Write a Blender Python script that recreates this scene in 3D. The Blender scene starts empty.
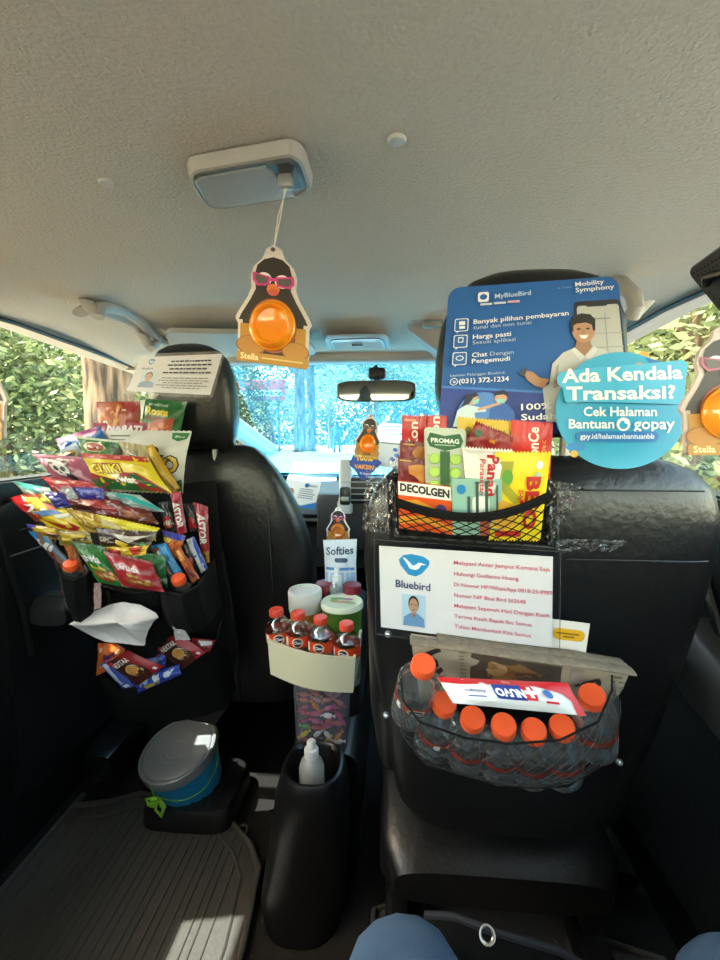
import bpy, bmesh, math, random
from mathutils import Vector as V, Matrix, noise
from mathutils.geometry import tessellate_polygon
random.seed(11)
SC = bpy.context.scene
COL = SC.collection
PI = math.pi
R = math.radians
# ------------------------------------------------------------------ camera
F = 440.0
CAM = V((.17, 0, .92))
yaw, pit = R(4.5), R(6.5)
FW = V((-math.sin(yaw)*math.cos(pit), math.cos(yaw)*math.cos(pit), -math.sin(pit)))
RT = V((math.cos(yaw), math.sin(yaw), 0))
UP = RT.cross(FW)
cd = bpy.data.cameras.new('camera')
cam = bpy.data.objects.new('camera', cd)
COL.objects.link(cam)
cam.matrix_world = Matrix(((RT.x, UP.x, -FW.x, CAM.x), (RT.y, UP.y, -FW.y, CAM.y), (RT.z, UP.z, -FW.z, CAM.z), (0, 0, 0, 1)))
cd.sensor_fit = 'VERTICAL'
cd.sensor_height = 36
cd.lens = F/960*36
cd.clip_start = .01
cd.clip_end = 300
SC.camera = cam

def ray(px, py):
    return FW + RT*((px-360)/F) + UP*((480-py)/F)
def PY(px, py, Y):
    r = ray(px, py); return CAM + r*(Y/r.y)
def PX(px, py, X):
    r = ray(px, py); return CAM + r*((X-CAM.x)/r.x)
def PZ(px, py, Z):
    r = ray(px, py); return CAM + r*((Z-CAM.z)/r.z)

# ------------------------------------------------------------------ materials
def lin(h):
    h = h.lstrip('#')
    c = [int(h[i:i+2], 16)/255 for i in (0, 2, 4)]
    return tuple((x/12.92 if x <= .04045 else ((x+.055)/1.055)**2.4) for x in c) + (1,)
MC = {}
def mat(h, rough=.5, metal=0, bump=0, scale=60, spec=.5, var=0, coat=0, sub=0, emit=None, name=None):
    key = (h, rough, metal, bump, scale, spec, var, coat, sub)
    if key in MC: return MC[key]
    m = bpy.data.materials.new(name or 'm_' + h.lstrip('#'))
    m.use_nodes = True
    nt = m.node_tree; b = nt.nodes['Principled BSDF']
    b.inputs['Base Color'].default_value = lin(h)
    b.inputs['Roughness'].default_value = rough
    b.inputs['Metallic'].default_value = metal
    b.inputs['Specular IOR Level'].default_value = spec
    b.inputs['Coat Weight'].default_value = coat
    if sub:
        b.inputs['Subsurface Weight'].default_value = sub
        b.inputs['Subsurface Scale'].default_value = .01
    if bump or var:
        tc = nt.nodes.new('ShaderNodeTexCoord')
        nz = nt.nodes.new('ShaderNodeTexNoise'); nz.inputs['Scale'].default_value = scale
        nz.inputs['Detail'].default_value = 4
        nt.links.new(tc.outputs['Object'], nz.inputs['Vector'])
        if bump:
            bp = nt.nodes.new('ShaderNodeBump'); bp.inputs['Strength'].default_value = bump
            bp.inputs['Distance'].default_value = .004
            nt.links.new(nz.outputs['Fac'], bp.inputs['Height'])
            nt.links.new(bp.outputs['Normal'], b.inputs['Normal'])
        if var:
            mx = nt.nodes.new('ShaderNodeMix'); mx.data_type = 'RGBA'
            c = lin(h)
            mx.inputs['A'].default_value = tuple(x*(1-var) for x in c[:3])+(1,)
            mx.inputs['B'].default_value = tuple(min(1, x*(1+var)) for x in c[:3])+(1,)
            nt.links.new(nz.outputs['Fac'], mx.inputs['Factor'])
            nt.links.new(mx.outputs['Result'], b.inputs['Base Color'])
    MC[key] = m
    return m

def clear_mat(name, tint=(.9, .92, .92), gloss=.12, rough=.05, facing=True, haze=0, hazecol=(.8, .8, .8)):
    if name in MC: return MC[name]
    m = bpy.data.materials.new(name); m.use_nodes = True
    nt = m.node_tree; nt.nodes.clear()
    out = nt.nodes.new('ShaderNodeOutputMaterial')
    tr = nt.nodes.new('ShaderNodeBsdfTransparent'); tr.inputs[0].default_value = tint+(1,)
    gl = nt.nodes.new('ShaderNodeBsdfGlossy'); gl.inputs['Roughness'].default_value = rough
    mx = nt.nodes.new('ShaderNodeMixShader')
    if facing:
        lw = nt.nodes.new('ShaderNodeLayerWeight'); lw.inputs['Blend'].default_value = .35
        mp = nt.nodes.new('ShaderNodeMapRange')
        mp.inputs['To Min'].default_value = gloss*.5; mp.inputs['To Max'].default_value = min(1, gloss*4)
        nt.links.new(lw.outputs['Facing'], mp.inputs['Value'])
        nt.links.new(mp.outputs['Result'], mx.inputs['Fac'])
    else:
        mx.inputs['Fac'].default_value = gloss
    nt.links.new(tr.outputs[0], mx.inputs[1]); nt.links.new(gl.outputs[0], mx.inputs[2])
    last = mx
    if haze:
        df = nt.nodes.new('ShaderNodeBsdfDiffuse'); df.inputs[0].default_value = hazecol+(1,)
        m2 = nt.nodes.new('ShaderNodeMixShader'); m2.inputs['Fac'].default_value = haze
        nt.links.new(mx.outputs[0], m2.inputs[1]); nt.links.new(df.outputs[0], m2.inputs[2])
        last = m2
    nt.links.new(last.outputs[0], out.inputs['Surface'])
    MC[name] = m
    return m

LEATHER = mat('#141415', .36, bump=.25, scale=90, spec=.55, name='black_leather')
LEATHER2 = mat('#1b1b1c', .5, bump=.3, scale=60, name='black_leather_back')
FABRIC = mat('#101010', .9, bump=.5, scale=300, spec=.2, name='black_fabric')
PLASTIC = mat('#141416', .38, bump=.1, scale=200, name='black_plastic')
DOORP = mat('#131315', .45, bump=.3, scale=250, name='door_plastic')
RUBBER = mat('#4c4a46', .55, bump=.3, scale=80, var=.25, name='mat_rubber')
CARPET = mat('#171412', .95, bump=.9, scale=350, var=.4, name='carpet')
HEAD = mat('#c6bfb2', .9, bump=.55, scale=260, spec=.15, var=.12, name='headliner_cloth')
HEADP = mat('#aca9a2', .55, bump=.1, scale=300, name='grey_trim')
WHITE = mat('#f2f0ee', .5); PAPER = mat('#dddbe0', .55, name='paper')
CLEARF = clear_mat('clear_film', (.97, .97, .97), .06, .12)
FILM2 = clear_mat('loose_clear_film', (.93, .93, .93), .16, .1)
BOTC = clear_mat('bottle_plastic', (.84, .86, .86), .20, .08, True, .03)

# ------------------------------------------------------------------ geometry
class G:
    def __init__(s): s.v = []; s.f = []; s.m = []; s.mats = []
    def mi(s, m):
        if m not in s.mats: s.mats.append(m)
        return s.mats.index(m)
    def add(s, vs, fs, m):
        o = len(s.v); k = s.mi(m)
        s.v += [V(p) for p in vs]
        for f in fs:
            s.f.append([i+o for i in f]); s.m.append(k)
        return s
    def loft(s, secs, m, n=32, cap=True):
        vs = []
        for c, a, b, e in secs:
            c, a, b = V(c), V(a), V(b)
            for i in range(n):
                t = 2*PI*i/n
                ct, st = math.cos(t), math.sin(t)
                vs.append(c + a*math.copysign(abs(ct)**(2/e), ct) + b*math.copysign(abs(st)**(2/e), st))
        fs = []
        for j in range(len(secs)-1):
            for i in range(n):
                i2 = (i+1) % n
                fs.append((j*n+i, j*n+i2, (j+1)*n+i2, (j+1)*n+i))
        if cap:
            fs.append(tuple(range(n-1, -1, -1)))
            fs.append(tuple((len(secs)-1)*n+i for i in range(n)))
        return s.add(vs, fs, m)
    def tube(s, pts, r, m, n=8, closed=False, cap=True):
        pts = [V(p) for p in pts]
        N = len(pts)
        vs = []
        prev = None
        for i in range(N):
            if closed: d = pts[(i+1) % N]-pts[i-1]
            else: d = pts[min(i+1, N-1)]-pts[max(i-1, 0)]
            if d.length < 1e-9: d = V((0, 0, 1))
            d.normalize()
            if prev is None:
                u = d.orthogonal().normalized()
            else:
                u = prev - d*prev.dot(d)
                u = u.normalized() if u.length > 1e-6 else d.orthogonal().normalized()
            prev = u
            w = d.cross(u)
            rr = r[i] if isinstance(r, (list, tuple)) else r
            for k in range(n):
                t = 2*PI*k/n
                vs.append(pts[i] + u*(rr*math.cos(t)) + w*(rr*math.sin(t)))
        fs = []
        for j in range(N if closed else N-1):
            j2 = (j+1) % N
            for i in range(n):
                i2 = (i+1) % n
                fs.append((j*n+i, j*n+i2, j2*n+i2, j2*n+i))
        if cap and not closed:
            fs.append(tuple(range(n-1, -1, -1))); fs.append(tuple((N-1)*n+i for i in range(n)))
        return s.add(vs, fs, m)
    def lathe(s, prof, m, mtx=None, n=28):
        vs = []; fs = []
        for r, z in prof:
            for i in range(n):
                t = 2*PI*i/n
                p = V((r*math.cos(t), r*math.sin(t), z))
                vs.append(mtx @ p if mtx else p)
        for j in range(len(prof)-1):
            for i in range(n):
                i2 = (i+1) % n
                fs.append((j*n+i, j*n+i2, (j+1)*n+i2, (j+1)*n+i))
        return s.add(vs, fs, m)
    def box(s, c, size, m, bev=0, rot=None, seg=2):
        bm = bmesh.new(); bmesh.ops.create_cube(bm, size=1)
        for v in bm.verts: v.co = V((v.co.x*size[0], v.co.y*size[1], v.co.z*size[2]))
        if bev: bmesh.ops.bevel(bm, geom=bm.edges[:], offset=bev, segments=seg, affect='EDGES', profile=.5)
        for v in bm.verts: v.co = (rot @ v.co if rot else v.co) + V(c)
        bm.verts.index_update()
        s.add([v.co.copy() for v in bm.verts], [[v.index for v in f.verts] for f in bm.faces], m)
        bm.free(); return s
    def prism(s, pts, d, m):
        """polygon of 3D points swept by vector d"""
        pts = [V(p) for p in pts]; d = V(d); n = len(pts)
        tri = tessellate_polygon([pts])
        vs = pts + [p+d for p in pts]
        fs = [tuple(t) for t in tri] + [tuple(n+i for i in reversed(t)) for t in tri]
        fs += [(i, (i+1) % n, n+(i+1) % n, n+i) for i in range(n)]
        return s.add(vs, fs, m)
    def grid(s, fn, nu, nv, m, flip=False):
        vs = [fn(i/nu, j/nv) for j in range(nv+1) for i in range(nu+1)]
        fs = []
        for j in range(nv):
            for i in range(nu):
                a = j*(nu+1)+i
                q = (a, a+1, a+nu+2, a+nu+1)
                fs.append(q[::-1] if flip else q)
        return s.add(vs, fs, m)
    def build(s, name, parent=None, origin=None, local=False, ang=40, sub=0):
        if parent is not None:
            o3 = V((0, 0, 0)) if local else V(parent['_o'])
        elif local: o3 = V((0, 0, 0))
        else:
            o3 = V(origin) if origin is not None else sum(s.v, V())/max(1, len(s.v))
        me = bpy.data.meshes.new(name)
        me.from_pydata([p-o3 for p in s.v], [], s.f)
        for m in s.mats: me.materials.append(m)
        me.polygons.foreach_set('material_index', s.m)
        me.polygons.foreach_set('use_smooth', [True]*len(me.polygons))
        bm = bmesh.new(); bm.from_mesh(me)
        bmesh.ops.remove_doubles(bm, verts=bm.verts[:], dist=1e-6)
        bm.to_mesh(me); bm.free()
        me.update()
        me.set_sharp_from_angle(angle=R(ang))
        o = bpy.data.objects.new(name, me); COL.objects.link(o)
        if parent is not None: o.parent = parent
        elif not local: o.location = o3
        o['_o'] = tuple(o3)
        if sub:
            md = o.modifiers.new('s', 'SUBSURF'); md.levels = sub; md.render_levels = sub
        return o

def tag(o, label, cat, group=None, kind=None):
    o['label'] = label; o['category'] = cat
    if group: o['group'] = group
    if kind: o['kind'] = kind
    return o
def thing(name, loc, label, cat, group=None):
    o = bpy.data.objects.new(name, None); COL.objects.link(o); o.location = loc
    o.empty_display_size = .03
    o['_o'] = tuple(loc)
    return tag(o, label, cat, group)
def struct(o, label=None):
    o['kind'] = 'structure'
    if label: o['label'] = label
    return o
def copy_tree(o, parent=None):
    c = o.copy(); COL.objects.link(c)
    if parent is not None: c.parent = parent
    for ch in [x for x in KIDS.get(o.name, [])]: copy_tree(ch, c)
    return c
KIDS = {}
def reg(o):
    for x in list(bpy.data.objects):
        if x.parent is not None: KIDS.setdefault(x.parent.name, [])
    KIDS.clear()
    for x in bpy.data.objects:
        if x.parent is not None: KIDS.setdefault(x.parent.name, []).append(x)

# ------------------------------------------------------------------ printed shapes
TC = {}
def text2d(s, bold=.0):
    if (s, bold) in TC: return TC[(s, bold)]
    c = bpy.data.curves.new('t', 'FONT'); c.body = s; c.size = 1
    c.align_x = 'CENTER'; c.align_y = 'CENTER'; c.resolution_u = 2; c.offset = bold
    c.fill_mode = 'FRONT'
    o = bpy.data.objects.new('t', c); COL.objects.link(o)
    dg = bpy.context.evaluated_depsgraph_get(); dg.update()
    me = bpy.data.meshes.new_from_object(o.evaluated_get(dg))
    vs = [(v.co.x, v.co.y) for v in me.vertices]; fs = [tuple(p.vertices) for p in me.polygons]
    bpy.data.objects.remove(o); bpy.data.meshes.remove(me); bpy.data.curves.remove(c)
    TC[(s, bold)] = (vs, fs)
    return TC[(s, bold)]
def poly2d(pts):
    tri = tessellate_polygon([[V((x, y, 0)) for x, y in pts]])
    return [tuple(p) for p in pts], [tuple(t) for t in tri]
def cut(vs, fs, nu, nv, clip=False):
    if not vs: return vs, fs
    if clip: clip = min(min(v) for v in vs) < -1e-4 or max(max(v) for v in vs) > 1.0001
    if nu <= 1 and nv <= 1 and not clip: return vs, fs
    bm = bmesh.new()
    bv = [bm.verts.new((x, y, 0)) for x, y in vs]
    for f in fs:
        try: bm.faces.new([bv[i] for i in f])
        except Exception: pass
    x0 = min(v[0] for v in vs); x1 = max(v[0] for v in vs); y0 = min(v[1] for v in vs); y1 = max(v[1] for v in vs)
    for i in range(1, nu):
        if x0 < i/nu < x1:
            bmesh.ops.bisect_plane(bm, geom=bm.verts[:]+bm.edges[:]+bm.faces[:], plane_co=(i/nu, 0, 0), plane_no=(1, 0, 0))
    for i in range(1, nv):
        if y0 < i/nv < y1:
            bmesh.ops.bisect_plane(bm, geom=bm.verts[:]+bm.edges[:]+bm.faces[:], plane_co=(0, i/nv, 0), plane_no=(0, 1, 0))
    if clip:
        for co, no in (((1, 0, 0), (1, 0, 0)), ((0, 0, 0), (-1, 0, 0)), ((0, 1, 0), (0, 1, 0)), ((0, 0, 0), (0, -1, 0))):
            bmesh.ops.bisect_plane(bm, geom=bm.verts[:]+bm.edges[:]+bm.faces[:], plane_co=co, plane_no=no, clear_outer=True)
    bm.verts.index_update()
    r = [(v.co.x, v.co.y) for v in bm.verts], [[v.index for v in f.verts] for f in bm.faces]
    bm.free(); return r
def ellp(cx, cy, rx, ry, n=24, a0=0, a1=2*PI):
    return [(cx+rx*math.cos(a0+(a1-a0)*i/n), cy+ry*math.sin(a0+(a1-a0)*i/n)) for i in range(n)]
def rrect(x0, y0, x1, y1, rx, ry=None, n=5):
    ry = ry or rx; P = []
    for cx, cy, a in ((x1-rx, y1-ry, 0), (x0+rx, y1-ry, 90), (x0+rx, y0+ry, 180), (x1-rx, y0+ry, 270)):
        for i in range(n+1):
            t = R(a+90*i/n); P.append((cx+rx*math.cos(t), cy+ry*math.sin(t)))
    return P
def shape2d(d, A):
    k = d[0]
    if k == 'r': return poly2d([(d[1], d[2]), (d[3], d[2]), (d[3], d[4]), (d[1], d[4])]), d[5]
    if k == 'rr': return poly2d(rrect(d[1], d[2], d[3], d[4], d[6]/A, d[6])), d[5]
    if k == 'e': return poly2d(ellp(d[1], d[2], d[3], d[4])), d[5]
    if k == 'p': return poly2d(d[1]), d[2]
    if k == 't':
        s, u, v, sz, colr = d[1:6]; rot = R(d[6]) if len(d) > 6 else 0; bold = d[7] if len(d) > 7 else .015
        xs = d[8] if len(d) > 8 else 1; al = d[9] if len(d) > 9 else 'c'
        vs, fs = text2d(s, bold)
        sh = 0
        if isinstance(xs, tuple):
            L0 = max(x for x, y in vs)-min(x for x, y in vs)
            xs = xs[1]*(A if abs(math.cos(rot)) > .6 else 1)/(L0*sz)
        if al == 'l': sh = -min(x for x, y in vs)
        c, q = math.cos(rot), math.sin(rot)
        out = []
        for x, y in vs:
            x = (x+sh)*sz*xs; y = y*sz
            out.append((u+(x*c-y*q)/A, v+(x*q+y*c)))
        return (out, fs), colr
def cm(c): return c if not isinstance(c, str) else mat(c, .38)
class Surf:
    """a quad given by picture corners (TL,TR,BR,BL) and distances, with a thickness profile"""
    def __init__(s, cor, Y, thick=0, wr=0, seed=0, bow=0, pinch=0, P=None):
        if P is None:
            if not isinstance(Y, (list, tuple)): Y = (Y, Y, Y, Y)
            if len(Y) == 2: Y = (Y[0], Y[0], Y[1], Y[1])
            s.c = [PY(c[0], c[1], y) for c, y in zip(cor, Y)]
        else: s.c = [V(p) for p in P]
        tl, tr, br, bl = s.c
        s.w = ((tr-tl).length+(br-bl).length)/2; s.h = ((tl-bl).length+(tr-br).length)/2
        s.A = s.w/s.h
        s.n = ((tr+br-tl-bl).cross(tl+tr-bl-br)).normalized()
        s.t = thick; s.wr = wr; s.seed = seed; s.bow = bow; s.pinch = pinch
    def flat(s, u, v):
        tl, tr, br, bl = s.c
        if s.pinch: u = .5+(u-.5)*(1-s.pinch*math.sin(PI*min(1, max(0, v))))
        return (bl*(1-u)+br*u)*(1-v)+(tl*(1-u)+tr*u)*v
    swap = False
    def prof(s, u, v):
        if s.swap: u, v = v, u
        a = max(0, 1-abs(2*u-1)**2.4); b = max(0, min(1, (min(v, 1-v)-.04)/.3)); b = math.sin(b*PI/2)
        return a*b
    def __call__(s, u, v, off=0, side=1):
        p = s.flat(u, v)
        q = s.prof(u, v)
        d = side*s.t*.5*q
        if s.wr:
            d += s.wr*noise.noise(V((u*4+s.seed*3.1, v*4, s.seed*1.7+side*.2)))*(.4+q)+s.wr*.5*noise.noise(V((u*11+s.seed, v*9, 5)))
        d += s.bow*(1-(2*u-1)**2)
        return p+s.n*(d+off)
def decals(g, S, ds, base=.0006, nu=1, nv=1, A=None, clip=True):
    for k, d in enumerate(ds):
        (vs, fs), colr = shape2d(d, A or S.A)
        vs, fs = cut(vs, fs, nu, nv, clip)
        if not vs: continue
        off = base+k*.00012
        g.add([S(u, v, off) for u, v in vs], fs, cm(colr))

def bag(name, label, cat, group, cor, Y, th, colr, ds, wr=.0035, seed=None, crimp=True, rough=.32, pinch=.05, back=None, nn=16, swap=False):
    seed = seed if seed is not None else random.random()*50
    S = Surf(cor, Y, th, wr, seed, 0, pinch); S.swap = swap
    g = G(); m = mat(colr, rough, spec=.6)
    def fr(side):
        def fn(u, v):
            p = S(u, v, 0, side)
            if crimp and (v > .999 or v < .001):
                k = int(round(u*nn*2)); p = p+(S.c[0]-S.c[3]).normalized()*(.0012 if k % 2 else -.0012)
            elif crimp and (v > .93 or v < .07): p = p+S.n*.0005*math.sin(u*90)
            return p
        return fn
    g.grid(fr(1), nn*2, nn, m)
    g.grid(fr(-1), nn*2, nn, cm(back) if back else m, flip=True)
    decals(g, S, ds, .0009, 8, 8)
    return tag(g.build(name), label, cat, group)

def card(name, cor, Y, th, colr, ds, outline=None, parent=None, P=None, bow=0, rough=.4, wr=0, nu=1, nv=1, seed=0, base=.0005):
    S = Surf(cor, Y, 0, wr, seed, bow, 0, P)
    g = G(); m = mat(colr, rough) if isinstance(colr, str) else colr
    ol = outline or [(0, 0), (1, 0), (1, 1), (0, 1)]
    if bow or wr: nu = max(nu, 8); nv = max(nv, 6)
    vs, fs = cut(*poly2d(ol), nu, nv)
    g.add([S(u, v) for u, v in vs], fs, m)
    g.add([S(u, v, -th) for u, v in vs], [f[::-1] for f in fs], m)
    n = len(ol)
    ev = []
    for i in range(n):
        a, b = ol[i], ol[(i+1) % n]
        for k in range(6 if nu > 1 else 1):
            t = k/(6 if nu > 1 else 1); ev.append((a[0]*(1-t)+b[0]*t, a[1]*(1-t)+b[1]*t))
    n = len(ev)
    g.add([S(u, v) for u, v in ev]+[S(u, v, -th) for u, v in ev], [(i, n+i, n+(i+1) % n, (i+1) % n) for i in range(n)], m)
    decals(g, S, ds, base, nu, nv, None, outline is None)
    o = g.build(name, parent)
    return o, S
def axis_mtx(p0, p1):
    """z axis from p0 to p1"""
    d = (p1-p0).normalized()
    q = V((0, 0, 1)).rotation_difference(d)
    return Matrix.Translation(p0) @ q.to_matrix().to_4x4()
def lines(u0, v0, u1, v1, n, colr, lh=.5, seed=1, just='c'):
    """rows of illegible small print"""
    rnd = random.Random(seed); out = []
    dv = (v0-v1)/n
    for i in range(n):
        w = (u1-u0)*rnd.uniform(.7, 1); a = (u0+u1)/2-w/2 if just == 'c' else u0
        x = a; y = v0-dv*(i+.5)
        while x < a+w:
            ww = rnd.uniform(.02, .07); out.append(('r', x, y-dv*lh/2, min(x+ww, a+w), y+dv*lh/2, colr)); x += ww+.01
    return out
# ================================================================== SETTING
XL, XR, XC = -.64, .68, .02
def ceil_z(x, y):
    s = abs((x-XC)/.66)
    z = 1.205-.055*s**3
    t = max(0, min(1, (y-.95)/.5)); z -= .05*t*t*(3-2*t)
    return z
g = G()
g.grid(lambda u, v: V((XL-.02+u*(XR-XL+.04), -1.25+v*2.7, ceil_z(XL-.02+u*(XR-XL+.04), -1.25+v*2.7))), 40, 60, HEAD, flip=True)
g.grid(lambda u, v: V((XL-.02+u*(XR-XL+.04), -1.25+v*2.7, ceil_z(XL-.02+u*(XR-XL+.04), -1.25+v*2.7)+.04)), 40, 60, HEADP)
struct(g.build('ceiling'))
g = G(); g.box((XC, .6, -.02), (1.36, 3.7, .04), CARPET)
struct(g.build('floor'))

DARKSEAL = mat('#26251f', .5, name='window_seal')
def wall(X, side, name):
    out = -.05*side      # sweep outwards
    d = V((-out, 0, 0))
    g = G()
    sill = .815
    g.prism([V((X, y, z)) for y, z in ((-1.25, -.04), (2.45, -.04), (2.45, .8), (1.3, sill), (-.45, sill), (-1.25, .83))], d, DOORP)
    return g, d
# left body side
for X, side, nm, bp in ((XL, -1, 'wall_left', (.60, .80)), (XR, 1, 'wall_right', (1.16, 1.28))):
    g = G(); d = V((.05*side, 0, 0))
    g.prism([V((X, y, z)) for y, z in ((-1.25, -.04), (2.45, -.04), (2.45, .8), (1.3, .812), (-1.25, .83))], d, DOORP)
    zt = 1.145
    # roof rail, B post, rear post, front post
    g.prism([V((X, y, z)) for y, z in ((-1.25, zt), (.9, zt), (1.45, 1.10), (1.45, 1.19), (-1.25, 1.25))], d, HEADP)
    g.prism([V((X, y, z)) for y, z in ((bp[0], .8), (bp[1], .8), (bp[1]-.02, 1.16), (bp[0]-.01, 1.16))], d, HEADP)
    g.prism([V((X, y, z)) for y, z in ((-1.25, .8), (-.75, .8), (-.85, 1.16), (-1.25, 1.16))], d, HEADP)
    # dark waistline cap
    g.prism([V((X-.012*side, y, z)) for y, z in ((-1.2, .80), (2.3, .785), (2.3, .80), (-1.2, .828))], V((.03*side, 0, 0)), LEATHER)
    w = g.build(nm); struct(w)
    g = G()
    g.tube([V((X-.006*side, y, z)) for y, z in ((-1.1, zt), (.9, zt), (1.2, 1.125), (1.42, 1.10))], .005, DARKSEAL, 8)
    g.tube([V((X-.006*side, y, z)) for y, z in ((-1.1, zt+.016), (.9, zt+.016), (1.2, 1.142), (1.42, 1.115))], .006, HEADP, 8)
    struct(g.build('trim_1' if side < 0 else 'trim_2'))
    gl = G()
    gl.prism([V((X+.02*side, y, z)) for y, z in ((-.85, .8), (2.2, .8), (1.9, .95), (1.42, 1.12), (.9, 1.16), (-.85, 1.16))], V((.004*side, 0, 0)),
             clear_mat('side_glass', (.93, .97, .96), .012, .02, False))
    struct(gl.build('window_1' if side < 0 else 'window_2'))
# rear wall with the tailgate window left open above it
g = G()
g.box((XC, -1.25, .37), (1.36, .05, .82), DOORP)
g.box((XL-.0, -1.25, .98), (.12, .05, .42), HEADP); g.box((XR, -1.25, .98), (.12, .05, .42), HEADP)
struct(g.build('wall_rear'))
g = G(); g.box((XC, -1.26, .98), (1.25, .006, .4), clear_mat('side_glass')); struct(g.build('window_3'))
# windscreen
g = G()
a, b, c2, d2 = V((XL, 1.43, 1.125)), V((XR, 1.43, 1.125)), V((XR-.02, 2.42, .79)), V((XL+.02, 2.42, .79))
g.prism([a, b, c2, d2], V((0, .003, .005)), clear_mat('windscreen_glass', (.70, .90, .98), .035, .02))
struct(g.build('window_4'))
# header rail and A posts
g = G()
g.loft([(V((x, 1.43, 1.15)), V((0, .04, 0)), V((0, 0, .022)), 3) for x in (XL, XR)], HEADP)
struct(g.build('trim_3'))
for k, (x0, x1) in enumerate(((XL+.01, XL+.10), (XR-.01, XR-.10))):
    g = G()
    g.loft([(V((x0, 1.36, 1.13)), V((.035, 0, 0)), V((0, .05, .03)), 2.5), (V((x0*.5+x1*.5, 1.9, .98)), V((.035, 0, 0)), V((0, .04, .03)), 2.5),
            (V((x1, 2.42, .80)), V((.05, 0, 0)), V((0, .05, .04)), 2.5)], HEADP)
    struct(g.build('trim_%d' % (4+k)))
# bonnet and firewall under the screen so that no light leaks in
g = G(); g.box((XC, 2.46, .36), (1.4, .05, .84), PLASTIC); struct(g.build('wall_front'))

# left front door fittings
dr = G()
dr.loft([(V((XL+.012, y, .45)), V((.012, 0, 0)), V((0, 0, .33*s)), 6) for y, s in ((.80, .95), (.86, 1), (1.5, 1), (1.55, .95))], DOORP)
door = struct(dr.build('door_1')); door['label'] = 'black trim panel of the front passenger door'
g = G()
pts = [(PX(40, 617, XL+.05), .02), (PX(46, 608, XL+.05), .03), (PX(66, 600, XL+.05), .035), (PX(100, 590, XL+.05), .03)]
AM = mat('#333334', .3)
g.loft([(p+V((.015, 0, 0)), V((.045, 0, 0)), V((0, 0, r)), 3) for p, r in pts], AM)
g.build('armrest', door)
g = G(); g.tube([PX(-12, 500, XL+.03), PX(20, 600, XL+.03), PX(32, 655, XL+.03)], .006, PLASTIC); g.build('edge_moulding', door)
g = G(); g.tube([PX(5, 558, XL+.028), PX(45, 545, XL+.028), PX(80, 533, XL+.028)], .0018, mat('#6f7072', .3)); g.tube([PX(20, 530, XL+.028), PX(60, 518, XL+.028)], .0012, mat('#6f7072', .3))
g.build('chrome_line', door)
# right door
dr = G()
dr.loft([(V((XR-.012, y, .45)), V((.012, 0, 0)), V((0, 0, .33*s)), 6) for y, s in ((-.1, .95), (-.05, 1), (1.5, 1), (1.55, .95))], DOORP)
door2 = struct(dr.build('door_2')); door2['label'] = "black trim panel of the driver's side door"
g = G()
AR = [((672, 655), (694, 606), .0), ((700, 700), (722, 640), 0), ((740, 735), (770, 670), 0)]
top = [PX(684, 628, XR-.07), PX(712, 655, XR-.08), PX(760, 700, XR-.08)]
g.loft([(p+V((.02, 0, -.02)), V((.055, 0, 0)), V((0, 0, r)), 3.2) for p, r in zip([PX(676, 622, XR-.06), PX(684, 632, XR-.06), PX(712, 668, XR-.06), PX(770, 730, XR-.06)], (.02, .045, .045, .04))], mat('#3a3a3b', .3))
g.build('armrest', door2)
g = G(); g.tube([PX(700, 560, XR-.03), PX(722, 640, XR-.03), PX(750, 760, XR-.03)], .007, PLASTIC); g.build('edge_moulding', door2)

# grab handles
def grab(name, pts, r, label, recess):
    t = thing(name, pts[0], label, 'grab handle')
    g = G(); g.tube(pts, r, HEADP, 12); g.build('handle', t)
    for p in (pts[0], pts[-1]):
        g = G(); g.loft([(p, V((.013, 0, 0)), V((0, .013, 0)), 3), (p+recess, V((.015, 0, 0)), V((0, .016, 0)), 3)], HEADP)
        g.build('mount', t)
    return t
L = [PX(x, y, XL+.20) for x, y in ((97, 316), (99, 308), (108, 306), (126, 311), (142, 322), (153, 334), (157, 343), (150, 347))]
grab('grab_handle', L, [.014, .015, .014, .0125, .0125, .0125, .0125, .012], 'grey fold-down grab handle above the left window', V((-.02, 0, .03)))
Rr = [PX(x, y, XR-.13) for x, y in ((632, 316), (636, 308), (634, 296), (622, 284), (608, 274), (596, 268), (588, 270))]
grab('grab_handle', Rr, .0125, 'grey grab handle above the right window behind the blue poster', V((.015, 0, .02)))
g = G()
g.loft([(PX(x, y, XL+.175)+V((0, 0, .012)), V((.02, 0, 0)), V((0, 0, r*.5)), 2) for x, y, r in ((82, 318, .02), (95, 312, .035), (125, 322, .035), (155, 340, .03), (166, 350, .012))], HEADP)
struct(g.build('trim_6'))

# ================================================================== OUTSIDE
GR = mat('#8c8370', .95, bump=.5, scale=3, var=.35, name='dry_ground')
ASPH = mat('#8a8883', .9, bump=.2, scale=30, var=.15, name='asphalt')
g = G(); g.box((0, 10, -.40), (90, 90, .1), GR); struct(g.build('ground'))
g = G(); g.box((3.2, 22, -.348), (8, 60, .02), ASPH); struct(g.build('road'))
g = G(); g.box((-.95, 22, -.33), (.3, 60, .08), mat('#c9c2b0', .9, var=.2, scale=5)); struct(g.build('kerb_strip'))

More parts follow.
